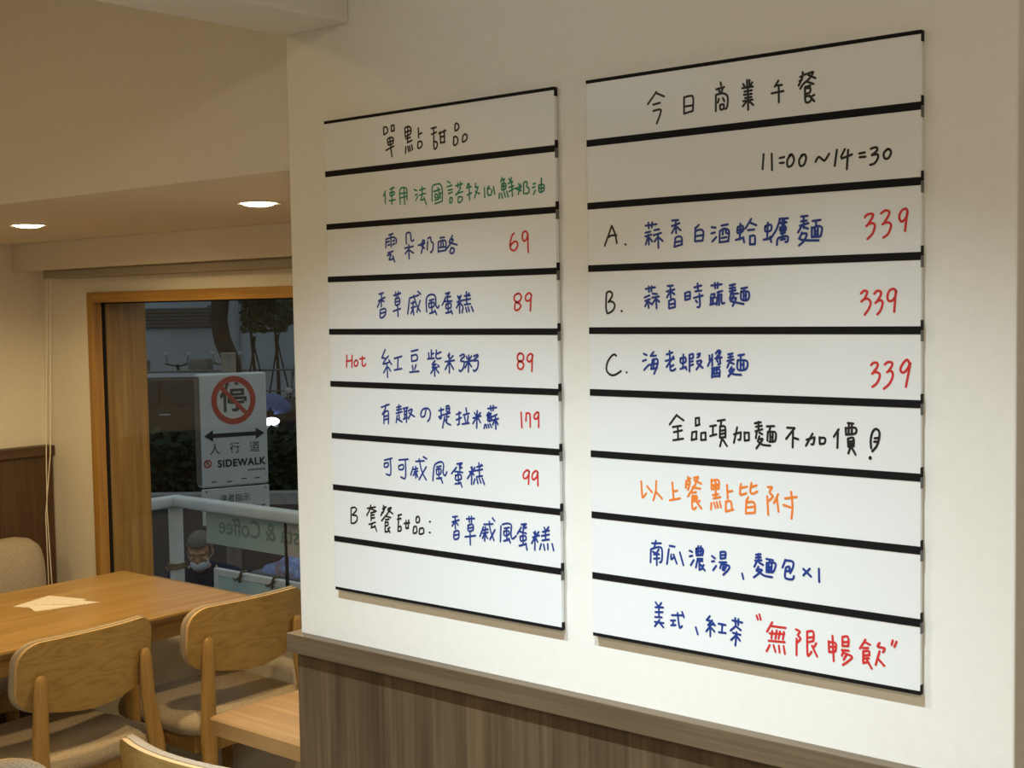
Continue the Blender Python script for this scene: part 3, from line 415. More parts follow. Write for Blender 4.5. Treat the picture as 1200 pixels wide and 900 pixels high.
# ------------------------------------------------------------------ dining table, bench, papers
def make_table(name, label, x0, x1, y0, y1, top, thick, m_top, leg_in, leg_r, apron=True):
    t = thing(name, label, 'table', ((x0 + x1) / 2, (y0 + y1) / 2, 0))
    hx, hy = (x1 - x0) / 2, (y1 - y0) / 2
    mb = MB(); rings = []
    for z, ins in ((top, .004), (top - .004, 0), (top - .010, 0), (top - thick, .022 if apron else .001)):
        rings.append([(x, y, z) for x, y in rrect(2 * (hx - ins), 2 * (hy - ins), .012, 4)])
    mb.loft(rings[::-1]).build('tabletop', m_top, t, True, 30)
    if apron:
        for a, b in (((-hx + .09, -hy + .08), (hx - .09, -hy + .10)), ((-hx + .09, hy - .10), (hx - .09, hy - .08)), ((-hx + .07, -hy + .1), (-hx + .09, hy - .1)), ((hx - .09, -hy + .1), (hx - .07, hy - .1))):
            MB().box((*a, top - thick - .062), (*b, top - thick), .002).build('apron', m_top, t)
        for sx in (-1, 1):
            for sy in (-1, 1):
                MB().tube([(sx * (hx - leg_in), sy * (hy - .358), top - thick), (sx * (hx - leg_in + .008), sy * (hy - .354), 0)], [leg_r, leg_r * .62], 14).build('leg', CHAIRLEG, t, True)
    else:
        MB().box((-.035, -.035, .02), (.035, .035, top - thick), .004).build('pedestal', BLACK, t)
        MB().box((-.17, -.17, 0), (.17, .17, .02), .004).build('base_plate', BLACK, t)
    return t
make_table('dining_table', 'oak dining table with tapered edge and paper sheet, between bench and two chairs', -2.10, -1.44, -.28, .948, .74, .028, TABLE_Y, .10, .026)
make_table('side_table', 'light oak slab table with squared thick edge, partly behind the menu wall end', -.567, .03, .132, .82, .74, .036, TABLE_X, .1, .03, False)
# paper sheets lying on the dining table
pp = thing('paper_menu', 'printed paper menu sheets fanned on the oak dining table', 'paper', (-1.84, .53, .7402))
def sheet(poly, z0, z1, nm):
    o = MB().prism([(x + 1.84, y - .53) for x, y in poly], z0, z1).build(nm, PAPER, pp)
sheet([(-1.895, .435), (-1.946, .581), (-1.806, .624), (-1.765, .478), (-1.845, .458)], 0, .0006, 'under_sheet')
sheet([(-1.86, .462), (-1.89, .578), (-1.732, .621), (-1.779, .438)], .0006, .0013, 'upper_sheet')
mk = MB()
for k in range(7):
    for q in range(3):
        x, y = -1.862 + .014 * k + .02 * q, .485 + .011 * k + .018 * q
        mk.box((x + 1.84, y - .53, .0013), (x + 1.84 + .009, y - .53 + .003, .0015))
mk.build('print_marks', mat('grey_print', (.45, .36, .25), .8), pp)

# bench along the side wall
bn = thing('wall_bench', 'long upholstered bench with dark veneer back along the side wall', 'bench', (XL, .4, 0))
MB().box((0.001, -1.9, .0), (.045, .655, 1.085), .002).build('back_panel', DARKWOOD_V, bn)
MB().box((0.001, -1.9, 1.083), (.060, .658, 1.118), .003).build('top_rail', DARKWOOD_H, bn)
MB().box((.05, -1.9, .39), (.56, .50, .46), .03, seg=4).build('seat_cushion', FABRIC, bn, True)
MB().box((.05, -1.9, .33), (.53, .49, .39), .003).build('seat_frame', CHAIRLEG, bn)
for k in range(4):
    for x in (.10, .49):
        MB().tube([(x, .42 - .72 * k, .33), (x, .44 - .72 * k, 0)], [.026, .018], 12).build('leg', CHAIRLEG, bn, True)
bo = MB(); prof = []
L0, L1 = -1.2, .535
rings = []
for k in range(21):
    u = k / 20; y = L0 + (L1 - L0) * u; e = min(u, 1 - u) * (L1 - L0); s = 1 if e > .09 else math.sqrt(max(.02, 1 - (1 - e / .09) ** 2))
    s = .45 + .55 * s
    rings.append([(.175 + .10 * s * math.cos(a) * (1 if abs(math.cos(a)) < .99 else 1), y, .68 + .17 * s * math.copysign(abs(math.sin(a)) ** .7, math.sin(a))) for a in [6.28318 * q / 24 for q in range(24)]])
yy = [L0 + .0] + [L0 + .02, L0 + .05, L0 + .1] + [L0 + .1 + (L1 - L0 - .2) * q / 6 for q in range(1, 6)] + [L1 - .1, L1 - .05, L1 - .02, L1]
rings = []
for y in yy:
    e = min(y - L0, L1 - y); s = 1 if e >= .1 else math.sqrt(max(0, 1 - (1 - e / .1) ** 2)); s = .30 + .70 * s
    rings.append([(.15 + .085 * s * math.cos(a), y, .645 + .175 * (.35 + .65 * s) * math.copysign(abs(math.sin(a)) ** .75, math.sin(a))) for a in [6.28318 * q / 28 for q in range(28)]])
bb = bo.loft(rings).build('back_cushion', FABRIC, bn, True, 60)

# ------------------------------------------------------------------ chairs
def make_chair(label):
    """faces +y, origin on the floor under the seat"""
    t = thing('dining_chair', label, 'chair')
    W, H = .42, .20
    zc, yb = .672, -.225
    # outline of the backrest: rounded corners, bellied bottom edge
    out = []
    def corner(cx, cz, r, a0, a1, n=7):
        for k in range(n + 1):
            a = R(a0 + (a1 - a0) * k / n); out.append((cx + r * math.cos(a), cz + r * math.sin(a)))
    corner(W / 2 - .060, H / 2 - .060, .060, 0, 90)
    for k in range(1, 8): out.append((W / 2 - .060 - (W - .12) * k / 8, H / 2 + .004 * math.sin(math.pi * k / 8)))
    corner(-W / 2 + .060, H / 2 - .060, .060, 90, 180)
    corner(-W / 2 + .062, -H / 2 + .075, .062, 180, 262)
    for k in range(1, 12): out.append((-W / 2 + .062 + (W - .124) * k / 12, -H / 2 + .013 - .020 * math.sin(math.pi * k / 12)))
    corner(W / 2 - .062, -H / 2 + .075, .062, 278, 360)
    def bent(x, z, off):
        return (x, yb + off + 1.15 * x * x - .12 * z, zc + z)
    def slab(y0, y1, scale0, scale1, sub):
        mb = MB(); bm = mb.bm
        # concentric rings so that the curved board stays smooth
        def disk(off, sc, flip):
            rows = []
            for q in (1.0, .8, .55, .3):
                rows.append([bm.verts.new(bent(x * q * sc, z * q * sc, off)) for x, z in out])
            cv = bm.verts.new(bent(0, 0, off)); n = len(out)
            for a, b in zip(rows, rows[1:]):
                for k in range(n): bm.faces.new((a[k], a[(k + 1) % n], b[(k + 1) % n], b[k]))
            for k in range(n): bm.faces.new((rows[-1][k], rows[-1][(k + 1) % n], cv))
            return rows[0]
        a = disk(y0, scale0, False); b = disk(y1, scale1, True); n = len(out)
        mid = [bm.verts.new(bent(x * sub, z * sub, (y0 + y1) / 2)) for x, z in out]
        for p, q in ((a, mid), (mid, b)):
            for k in range(n): bm.faces.new((p[k], p[(k + 1) % n], q[(k + 1) % n], q[k]))
        return mb
    bk = slab(0, .011, .995, .995, 1.0).build('backrest', CHAIRWOOD, t, True, 50)
    bk.data.materials.append(PLYEDGE)
    for p in bk.data.polygons:
        if abs(p.normal.y) < .75: p.material_index = 1
    slab(.0115, .040, 1.012, .93, 1.018).build('back_pad', FABRIC, t, True, 80)
    # seat: upholstered, softly rounded
    mb = MB(); rings = []
    for z, w_, d_, r in ((.405, .42, .40, .075), (.412, .445, .425, .085), (.432, .452, .432, .09), (.448, .440, .420, .085), (.458, .39, .37, .07), (.461, .25, .23, .05)):
        rings.append([(x, y + .0, z) for x, y in rrect(w_, d_, r, 6)])
    mb.loft(rings).build('seat', FABRIC, t, True, 70)
    fr = MB()
    fr.box((-.175, -.19, .352), (.175, -.168, .404), .003); fr.box((-.175, .155, .352), (.175, .177, .404), .003)
    fr.box((-.19, -.17, .352), (-.168, .16, .404), .003); fr.box((.168, -.17, .352), (.19, .16, .404), .003)
    fr.build('seat_frame', CHAIRLEG, t)
    for s in (-1, 1):
        # rear leg runs up behind the backrest as a post with a rounded top
        yp = yb + 1.15 * .170 ** 2 - .012
        pts = [(s * .196, -.268, 0), (s * .187, -.238, .25), (s * .181, -.222, .42), (s * .167, yp - .004, .56), (s * .164, yp - .005, .64), (s * .163, yp - .005, .670), (s * .162, yp - .004, .683), (s * .162, yp - .003, .687)]
        MB().tube(pts, [(.014, .015), (.018, .023), (.019, .024), (.014, .022), (.011, .020), (.010, .017), (.007, .012), (.002, .005)], 16).build('rear_leg', CHAIRLEG, t, True, 80)
        MB().tube([(s * .185, .178, 0), (s * .172, .160, .25), (s * .168, .155, .405)], [.012, .019, .021], 14).build('front_leg', CHAIRLEG, t, True, 60)
    return t
ch = make_chair('oak chair with taupe seat, second from the window, back turned to us')
ch.location = (-1.545, .335, 0); ch.rotation_euler = (0, 0, R(94)); ch['group'] = 'chairs at the oak tables'
def chair(x, y, deg, label):
    c = copy_tree(ch); c.location = (x, y, 0); c.rotation_euler = (0, 0, R(deg)); c['label'] = label; return c
chair(-1.51, .85, 90, 'oak chair with taupe seat nearest the window, tucked at the dining table end')
chair(-.345, .09, 0, 'oak chair at the light slab table, only its top back corner showing')
chair(-.37, -.465, -90, 'chair whose taupe back pad just shows at the lower picture corner')

# ------------------------------------------------------------------ outside: pavement, railing, banners
ZG = -.8
ASPH = speckle('asphalt', (.055, .058, .062), (.035, .037, .04), 30, .9, .2)
PAVE = speckle('pavement', (.018, .019, .020), (.012, .013, .014), 14, .85, .1)
O2 = Vector((-2.7914, 3.8033, 0)); rh = Vector((.76573, .64316, 0)); fh = Vector((-.64316, .76573, 0))   # the street's own axes
STREET = math.atan2(rh.y, rh.x)
def st(s, d, z=0): v = O2 + rh * s + fh * d; return (v.x, v.y, z)
SM = Matrix.Translation(O2) @ Matrix.Rotation(STREET, 4, 'Z')
def street_struct(name, a, b, m):
    o = MB().box(a, b).build(name, m); o.matrix_world = SM; return struct(o)
street_struct('ground_pavement', (-30, -14, ZG - .2), (30, 9.2, ZG), PAVE)
street_struct('ground_kerb', (-30, 9.2, ZG - .2), (30, 9.45, ZG + .14), speckle('kerb_stone', (.30, .30, .28), (.24, .24, .23), 20, .8, .1))
street_struct('ground_road', (-30, 9.45, ZG - .22), (30, 18.2, ZG - .02), ASPH)
street_struct('ground_far_pavement', (-30, 18.2, ZG - .2), (30, 26, -.52), PAVE)
struct(MB().box((-3.86, 1.27, ZG), (4.5, 2.44, -.30), .01).build('floor_terrace', PAVE))

rl = thing('terrace_railing', 'white painted metal railing with corner post outside the window', 'railing', (-3.79, 2.366, -.30))
RZ = .985
rb = MB(); rb.box((-.03, -.034, RZ - .055), (4.6, .034, RZ), .012, seg=3); rb.box((-.034, -1.10, RZ - .0553), (.034, .03, RZ - .0003), .012, seg=3)
rb.build('top_rail', WHITE_METAL, rl, True, 30)
for x in (0.0, 1.55, 3.1, 4.5):
    MB().box((x - .027, -.027, 0), (x + .027, .027, RZ - .05), .006).build('post', WHITE_METAL, rl)
MB().box((-.027, -1.09, 0), (.027, -1.04, RZ - .05), .006).build('post', WHITE_METAL, rl)
TIE = mat('hemp_tie', (.20, .15, .08), .9)
def tie_on_post(x, y, z, r, h, parent, m, tail):
    mb = MB()
    for q in range(4):
        mb.tube([(x + r * sx, y + r * sy, z + h * q + .002 * k) for k, (sx, sy) in enumerate(((-1, -1), (1, -1), (1, 1), (-1, 1), (-1, -1)))], .004, 6)
    for tl in tail: mb.tube([(x, y - r, z)] + [(x + a, y - r + b, z + c) for a, b, c in tl], .004, 6)
    mb.build('tie', m, parent, True)
tie_on_post(0, 0, .62, .031, .007, rl, TIE, [[(.05, .0, .005), (.10, .01, .025)], [(-.02, -.01, -.01), (-.05, 0, .004)]])
tie_on_post(1.06, 0, RZ - .05, .04, .01, rl, mat('white_string', (.6, .6, .55), .8), [[(.0, -.01, -.03), (-.01, -.01, -.07)], [(-.06, -.02, .0), (-.085, -.01, -.03)]])
# hanging vinyl banner: words read from the street, so mirrored from inside
VINYL = mat('pale_green_vinyl', (.44, .56, .49), .6); VINYL2 = mat('pale_grey_vinyl', (.56, .54, .46), .6)
bnr = thing('cafe_banner', 'pale green vinyl banner hung under the railing, its lettering seen reversed', 'banner', (-3.60, 2.408, .46))
BW = .596
MB().box((0, .0, 0), (BW, .004, .19)).build('vinyl_sheet', VINYL, bnr)
MB().box((BW + .006, .0, 0), (2.2, .004, .19)).build('vinyl_sheet', VINYL2, bnr)
LET = mat('grey_green_lettering', (.22, .31, .28), .6)
def mirror_text(body, size, cx, cz, parent, nm='lettering'):
    me = text_mesh(body, size, LET, nm, thick=.0005, weight=.0012, align='RIGHT')
    me.transform(Matrix(((-1, 0, 0, 0), (0, 0, 1, 0), (0, 1, 0, 0), (0, 0, 0, 1)))); me.flip_normals()
    me.transform(Matrix.Translation((cx, -.0006, cz))); return mesh_obj(nm, me, parent)
mirror_text('Pasta & Coffee', .118, .098, .095, bnr)
for x in (.02, 1.0): MB().tube([(x, .002, .18), (x, -.01, .205)], .003, 6).build('banner_tie', TIE, bnr)
MB().box((BW - .003, -.006, -.25), (BW + .009, .006, .19)).build('joint_post', mat('dark_green_post', (.006, .012, .011), .4), bnr)
# lower banner board with ribbons knotted round its top bar
lb = thing('lower_banner_board', 'pale board with a white top bar and knotted ribbons below the banner', 'banner', (-3.57, 2.42, -.30))
MB().box((0, .0, .60), (2.1, .03, .636), .005).build('top_bar', WHITE_METAL, lb)
MB().box((.0, .004, .02), (2.1, .016, .60)).build('vinyl_sheet', mat('pale_blue_vinyl', (.46, .60, .57), .6), lb)
for x in (.0, 2.06): MB().box((x, .0, 0), (x + .04, .03, .60), .004).build('board_leg', WHITE_METAL, lb)
for x in (.205, .445, .665):
    mb = MB(); mb.tube([(x, -.004, .59), (x + .006, -.006, .62), (x + .012, .0, .642), (x + .012, .034, .642), (x + .002, .036, .60)], .006, 7)
    mb.tube([(x + .004, -.006, .615), (x - .02, -.012, .60), (x - .035, -.01, .605)], .005, 6); mb.tube([(x + .004, -.006, .615), (x + .03, -.012, .632)], .005, 6)
    mb.build('ribbon_knot', mat('brown_ribbon', (.13, .10, .055), .9), lb, True)

# blue flowered cloth bundle behind the lower board
def cloth_mat():
    m = mat('blue_flowered_cloth', (.2, .3, .6), .8); n, l, b = nodes(m); mp = tex_coord(m)
    a = n.new('ShaderNodeTexNoise'); a.inputs['Scale'].default_value = 13; a.inputs['Detail'].default_value = 3; a.inputs['Distortion'].default_value = 1.2
    l.new(mp.outputs[0], a.inputs[0]); r = ramp(m, [(.34, (.03, .03, .06)), (.42, (.26, .20, .26)), (.48, (.16, .24, .50)), (.60, (.24, .33, .60)), (.72, (.40, .46, .62))])
    l.new(a.outputs[0], r.inputs[0]); l.new(r.outputs[0], b.inputs['Base Color']); return m
ct = thing('covered_cart', 'blue flowered cloth draped over a low cart behind the pale board', 'cloth bundle', (-3.10, 2.72, ZG))
mb = MB(); NX, NY = 28, 18
grid = []
for i in range(NX + 1):
    row = []
    for j in range(NY + 1):
        u, v = i / NX * 2 - 1, j / NY * 2 - 1
        x, y = u * .42, v * .26
        e = max(0, abs(u) - .62) / .38; e2 = max(0, abs(v) - .6) / .4
        z = 1.16 - .30 * e ** 1.3 - .30 * e2 ** 1.3 + .016 * math.sin(9 * u + 4 * v) + .012 * math.sin(13 * v - 5 * u)
        row.append(mb.bm.verts.new((x * (1 - .12 * e2), y * (1 - .12 * e), z)))
    grid.append(row)
for i in range(NX):
    for j in range(NY): mb.bm.faces.new((grid[i][j], grid[i + 1][j], grid[i + 1][j + 1], grid[i][j + 1]))
clo = mb.build('cloth_cover', cloth_mat(), ct, True, 180)
sol = clo.modifiers.new('thickness', 'SOLIDIFY'); sol.thickness = .006
MB().box((-.34, -.19, .30), (.34, .19, 1.12), .02).build('cart_body', mat('grey_cart', (.12, .12, .12), .6), ct)
for x in (-.25, .25):
    for y in (-.17, .17):
        MB().tube([(x, y - .02, .15), (x, y + .02, .15)], .15, 20).build('wheel', BLACK, ct, True, 40)

# ------------------------------------------------------------------ no-stopping sign on its pole
SIGNW = speckle('sign_white_sheet', (.60, .61, .58), (.55, .56, .53), 9, .5, .02)
SRED = mat('sign_red', (.42, .035, .02), .5); SBLK = mat('sign_black', (.015, .015, .014), .5)
sg = thing('street_sign', 'white no-stopping sidewalk sign box with red ring and arrow on a grey pole', 'sign', st(-1.75, 1.2, ZG), STREET + R(30)); sg.scale = (.94, 1, 1)
MB().box((-.228, -.05, 1.312), (.228, .05, 2.012), .012, seg=3).build('sign_box', SIGNW, sg)
MB().box((-.2305, -.046, 1.325), (-.225, .052, 2.0), .003).build('side_case', mat('weathered_case', (.10, .085, .060), .7), sg)
MB().box((-.225, -.052, 1.08), (.228, -.03, 1.305), .004).build('lower_plate', SIGNW, sg)
MB().tube([(.025, .10, 0), (.025, .10, 2.125)], .049, 24).tube([(.025, .10, 2.12), (.025, .10, 2.135)], .052, 24).build('pole', STEEL, sg, True, 40)
for z in (1.45, 1.85): MB().box((-.035, .04, z), (.085, .16, z + .03), .004).build('pole_clamp', STEEL, sg)
FACE = Matrix(((1, 0, 0, 0), (0, 0, -1, -.0506), (0, 1, 0, 0), (0, 0, 0, 1)))     # text plane -> sign face
FACE2 = Matrix(((1, 0, 0, 0), (0, 0, -1, -.0526), (0, 1, 0, 0), (0, 0, 0, 1)))
n = 48; cz = 1.846; ro, ri = .150, .114
mb = MB()
def ring3(bm_, r0, r1, y0, y1, cx, cz):
    rs = [[bm_.verts.new((cx + r * math.cos(6.28318 * k / n), y, cz + r * math.sin(6.28318 * k / n))) for k in range(n)] for r, y in ((r0, y1), (r0, y0), (r1, y0), (r1, y1))]
    for a, b in zip(rs, rs[1:]):
        for k in range(n): bm_.faces.new((a[k], a[(k + 1) % n], b[(k + 1) % n], b[k]))
ring3(mb.bm, ro, ri, -.0518, -.05, 0, cz)
a = R(-45); mb.box((-.118, -.0522, -.013), (.118, -.0505, .013), mtx=Matrix.Translation((0, 0, cz)) @ Matrix.Rotation(R(45), 4, 'Y'))
mb.build('prohibition_ring', SRED, sg)
def sign_text(body, size, x, z, face=FACE, weight=.0, spacing=1.0, nm='lettering', m=None, align='CENTER'):
    me = text_mesh(body, size, m or SBLK, nm, thick=.0004, weight=weight, spacing=spacing, align=align)
    me.transform(face); me.transform(Matrix.Translation((x, 0, z))); return mesh_obj(nm, me, sg)
sign_text('停', .19, 0, cz + .004, weight=.0035)
ar = MB(); ar.prism([(-.205, 0), (-.145, .036), (-.145, .013), (.145, .013), (.145, .036), (.205, 0), (.145, -.036), (.145, -.013), (-.145, -.013), (-.145, -.036)], -.0512, -.0504,
         Matrix(((1, 0, 0, 0), (0, 0, 1, 0), (0, 1, 0, 1.632), (0, 0, 0, 1)))).build('arrow', SBLK, sg)
for chx, cc in ((-.135, '人'), (0, '行'), (.135, '道')): sign_text(cc, .074, chx, 1.545)
sign_text('SIDEWALK', .062, .205, 1.455, weight=.0022, spacing=1.12, align='RIGHT')
mb = MB(); ring3(mb.bm, .026, .018, -.0516, -.05, -.185, 1.462); mb.box((-.020, -.052, -.003), (.020, -.0505, .003), mtx=Matrix.Translation((-.185, 0, 1.462)) @ Matrix.Rotation(R(45), 4, 'Y'))
mb.build('small_ring', SRED, sg)
sign_text('P', .034, -.185, 1.462)
mb = MB()
for k in range(9): mb.box((.085 + .0135 * k, -.0512, 1.400 + .003 * (k % 2)), (.085 + .0135 * k + .009, -.0504, 1.411))
for x, z in ((-.165, 1.345), (-.06, 1.34), (.04, 1.352), (.13, 1.35)): mb.box((x, -.0512, z), (x + .035, -.0504, z + .006))
mb.build('fine_print', SBLK, sg)
sign_text('違者指示', .052, -.01, 1.235, FACE2)
sign_text('TOW ZONE', .048, .20, 1.165, FACE2, weight=.0015, spacing=1.05, align='RIGHT')
for x in (-.20, .2): MB().ellipsoid((x, -.054, 1.29), (.006, .004, .006), 10, 6).build('bolt', STEEL, sg)

# ------------------------------------------------------------------ person sitting on the pavement
def skin_mesh(name, nodes_, edges, sub=2):
    me = bpy.data.meshes.new(name); me.from_pydata([n_[0] for n_ in nodes_], edges, []); o = bpy.data.objects.new(name, me); C.objects.link(o)
    sk = o.modifiers.new('skin', 'SKIN'); sk.use_smooth_shade = True
    for i, n_ in enumerate(nodes_):
        r = n_[1]; me.skin_vertices[0].data[i].radius = r if hasattr(r, '__len__') else (r, r); me.skin_vertices[0].data[i].use_root = (i == 0)
    ss = o.modifiers.new('sub', 'SUBSURF'); ss.levels = sub; ss.render_levels = sub
    dg = bpy.context.evaluated_depsgraph_get(); dg.update()
    out = bpy.data.meshes.new_from_object(o.evaluated_get(dg)); bpy.data.objects.remove(o); return out
def join_remesh(name, meshes, voxel, material, parent, smooth_it=2):
    bm = bmesh.new()
    for me in meshes: bm.from_mesh(me)
    me = bpy.data.meshes.new(name); bm.to_mesh(me); bm.free()
    o = bpy.data.objects.new(name, me); C.objects.link(o)
    rm = o.modifiers.new('r', 'REMESH'); rm.mode = 'VOXEL'; rm.voxel_size = voxel
    sm = o.modifiers.new('s', 'SMOOTH'); sm.iterations = smooth_it; sm.factor = .5
    dg = bpy.context.evaluated_depsgraph_get(); dg.update()
    out = bpy.data.meshes.new_from_object(o.evaluated_get(dg)); bpy.data.objects.remove(o)
    for p in out.polygons: p.use_smooth = True
    out.materials.clear(); out.materials.append(material); q = mesh_obj(name, out, parent); return q
def bm_mesh(mb):
    bmesh.ops.recalc_face_normals(mb.bm, faces=mb.bm.faces); me = bpy.data.meshes.new('tmp'); mb.bm.to_mesh(me); mb.bm.free(); return me
SKIN = mat('skin', (.42, .23, .14), .55); HAIR = speckle('grey_hair', (.20, .18, .16), (.10, .09, .08), 120, .8, .4)
pr = thing('person', 'seated person in navy jacket with grey hair and white face mask, looking down', 'person', st(-1.80, .62, ZG), STREET)
# facing -y; sits on a low stool
HZ = 1.025; HY = -.135
N = [((0, .03, .50), .115), ((0, .03, .62), .115), ((0, -.0, .76), .125), ((0, -.05, .87), .095), ((0, -.085, .925), .052), ((0, -.105, .965), .050)]
E = [(0, 1), (1, 2), (2, 3), (3, 4), (4, 5)]
for s in (-1, 1):
    b = len(N); N += [((s * .165, -.03, .855), .052), ((s * .225, -.06, .72), .044), ((s * .205, -.20, .585), .036), ((s * .13, -.345, .545), .026), ((s * .105, -.385, .535), .028)]
    E += [(3, b), (b, b + 1), (b + 1, b + 2), (b + 2, b + 3), (b + 3, b + 4)]
    b2 = len(N); N += [((s * .10, .0, .49), .088), ((s * .17, -.38, .50), .062), ((s * .17, -.40, .28), .050), ((s * .17, -.36, .09), .036), ((s * .175, -.43, .045), .038), ((s * .18, -.53, .035), .026)]
    E += [(0, b2), (b2, b2 + 1), (b2 + 1, b2 + 2), (b2 + 2, b2 + 3), (b2 + 3, b2 + 4), (b2 + 4, b2 + 5)]
body = skin_mesh('b', N, E, 2)
def finger_meshes():
    ms = []
    for s in (-1, 1):
        for k, (dx, ln) in enumerate(((-.030, .072), (-.010, .080), (.010, .075), (.028, .058))):
            x = s * .105 + dx * 1.0; ms.append(skin_mesh('f', [((x, -.388, .535), .0095), ((x - s * .004, -.388 - ln * .5, .545), .0088), ((x - s * .008, -.388 - ln * .8, .530), .0082), ((x - s * .010, -.388 - ln * .95, .508), .0075)], [(0, 1), (1, 2), (2, 3)], 1))
        ms.append(skin_mesh('f', [((s * .118 - s * .030, -.372, .540), .011), ((s * .062, -.398, .545), .0095), ((s * .050, -.425, .535), .008)], [(0, 1), (1, 2)], 1))
    return ms
hd = MB(); tilt = Matrix.Translation((0, HY, HZ + .005)) @ Matrix.Rotation(R(24), 4, 'X') @ Matrix.Scale(.90, 4)
hd.ellipsoid((0, .015, .03), (.074, .092, .088), 28, 18, tilt); hd.ellipsoid((0, -.028, -.035), (.056, .060, .078), 22, 16, tilt)
hd.ellipsoid((0, -.092, -.018), (.013, .018, .022), 12, 8, tilt); hd.ellipsoid((0, -.082, .006), (.009, .012, .03), 12, 8, tilt)
hd.ellipsoid((0, -.066, .030), (.052, .020, .012), 16, 8, tilt); hd.ellipsoid((0, -.082, -.062), (.026, .010, .009), 12, 8, tilt); hd.ellipsoid((0, -.072, -.098), (.026, .020, .016), 12, 8, tilt)
for s in (-1, 1):
    hd.ellipsoid((s * .076, .010, -.012), (.010, .020, .032), 12, 8, tilt); hd.ellipsoid((s * .040, -.062, -.022), (.020, .018, .018), 12, 8, tilt)
join_remesh('body', [body, bm_mesh(hd)] + finger_meshes(), .0055, SKIN, pr)
for s in (-1, 1):
    MB().ellipsoid((s * .030, -.078, .004), (.011, .006, .005), 12, 8, tilt).build('eye', mat('eye', (.30, .28, .26), .3), pr, True)
ha = MB(); bmh = ha.bm
bmesh.ops.create_uvsphere(bmh, u_segments=28, v_segments=18, radius=1, matrix=Matrix.Diagonal((.081, .099, .094, 1)))
bmesh.ops.translate(bmh, verts=bmh.verts, vec=(0, .018, .034))
dead = [v for v in bmh.verts if (v.co.z < .052 and v.co.y < -.030) or v.co.z < -.050 or (v.co.z < .0 and v.co.y < .018)]
bmesh.ops.delete(bmh, geom=dead, context='VERTS'); bmesh.ops.transform(bmh, matrix=tilt, verts=bmh.verts)
hr = ha.build('hair', HAIR, pr, True, 180); q = hr.modifiers.new('t', 'SOLIDIFY'); q.thickness = .009
mk = MB(); rings = []
for zz, wd, dp in ((-.026, .052, .060), (-.036, .058, .074), (-.055, .059, .080), (-.078, .054, .074), (-.100, .040, .056)):
    rings.append([Vector((wd * math.cos(a), -.035 + dp * math.sin(a) - .0, zz)) for a in [R(180 + 180 * k / 16) for k in range(17)]])
bmk = mk.bm; rv = [[bmk.verts.new(tilt @ p) for p in r] for r in rings]
for a, b in zip(rv, rv[1:]):
    for k in range(16): bmk.faces.new((a[k], a[k + 1], b[k + 1], b[k]))
mko = mk.build('face_mask', mat('white_mask', (.50, .53, .54), .8), pr, True, 180); q = mko.modifiers.new('t', 'SOLIDIFY'); q.thickness = .004
for s in (-1, 1): MB().tube([tilt @ Vector((s * .064, -.036, -.03)), tilt @ Vector((s * .084, .01, -.005)), tilt @ Vector((s * .082, .028, -.01))], .0018, 6).build('mask_loop', mat('white_loop', (.6, .6, .58), .8), pr)
JN = [((0, .03, .47), .145), ((0, .03, .60), .142), ((0, .0, .75), .148), ((0, -.045, .865), .112), ((0, -.078, .925), .074), ((0, -.085, .945), .070)]
JE = [(0, 1), (1, 2), (2, 3), (3, 4), (4, 5)]
for s in (-1, 1):
    b = len(JN); JN += [((s * .170, -.03, .855), .070), ((s * .232, -.06, .72), .060), ((s * .210, -.20, .588), .052), ((s * .145, -.315, .55), .042)]
    JE += [(3, b), (b, b + 1), (b + 1, b + 2), (b + 2, b + 3)]
join_remesh('jacket', [skin_mesh('j', JN, JE, 2)], .008, speckle('navy_jacket', (.020, .030, .060), (.012, .018, .04), 60, .85, .3), pr)
TN = [((0, .03, .47), .135)]; TE = []
for s in (-1, 1):
    b = len(TN); TN += [((s * .10, .0, .485), .105), ((s * .17, -.385, .50), .078), ((s * .17, -.40, .28), .066), ((s * .17, -.365, .11), .056)]
    TE += [(0, b), (b, b + 1), (b + 1, b + 2), (b + 2, b + 3)]
join_remesh('trousers', [skin_mesh('tr', TN, TE, 2)], .008, mat('dark_trousers', (.02, .02, .022), .9), pr)
for s in (-1, 1):
    sh = skin_mesh('sh', [((s * .17, -.34, .045), .045), ((s * .175, -.43, .04), .045), ((s * .18, -.54, .032), .034)], [(0, 1), (1, 2)], 2)
    join_remesh('shoe', [sh], .006, BLACK, pr)
stl = thing('plastic_stool', 'low dark stool under the seated person', 'stool', st(-1.80, .66, ZG), STREET)
MB().box((-.15, -.14, .305), (.15, .14, .335), .012).build('seat', mat('dark_plastic', (.03, .03, .035), .5), stl)
for sx in (-1, 1):
    for sy in (-1, 1): MB().tube([(sx * .12, sy * .11, .31), (sx * .14, sy * .13, 0)], [.018, .014], 10).build('leg', mat('dark_plastic_leg', (.03, .03, .035), .5), stl, True)

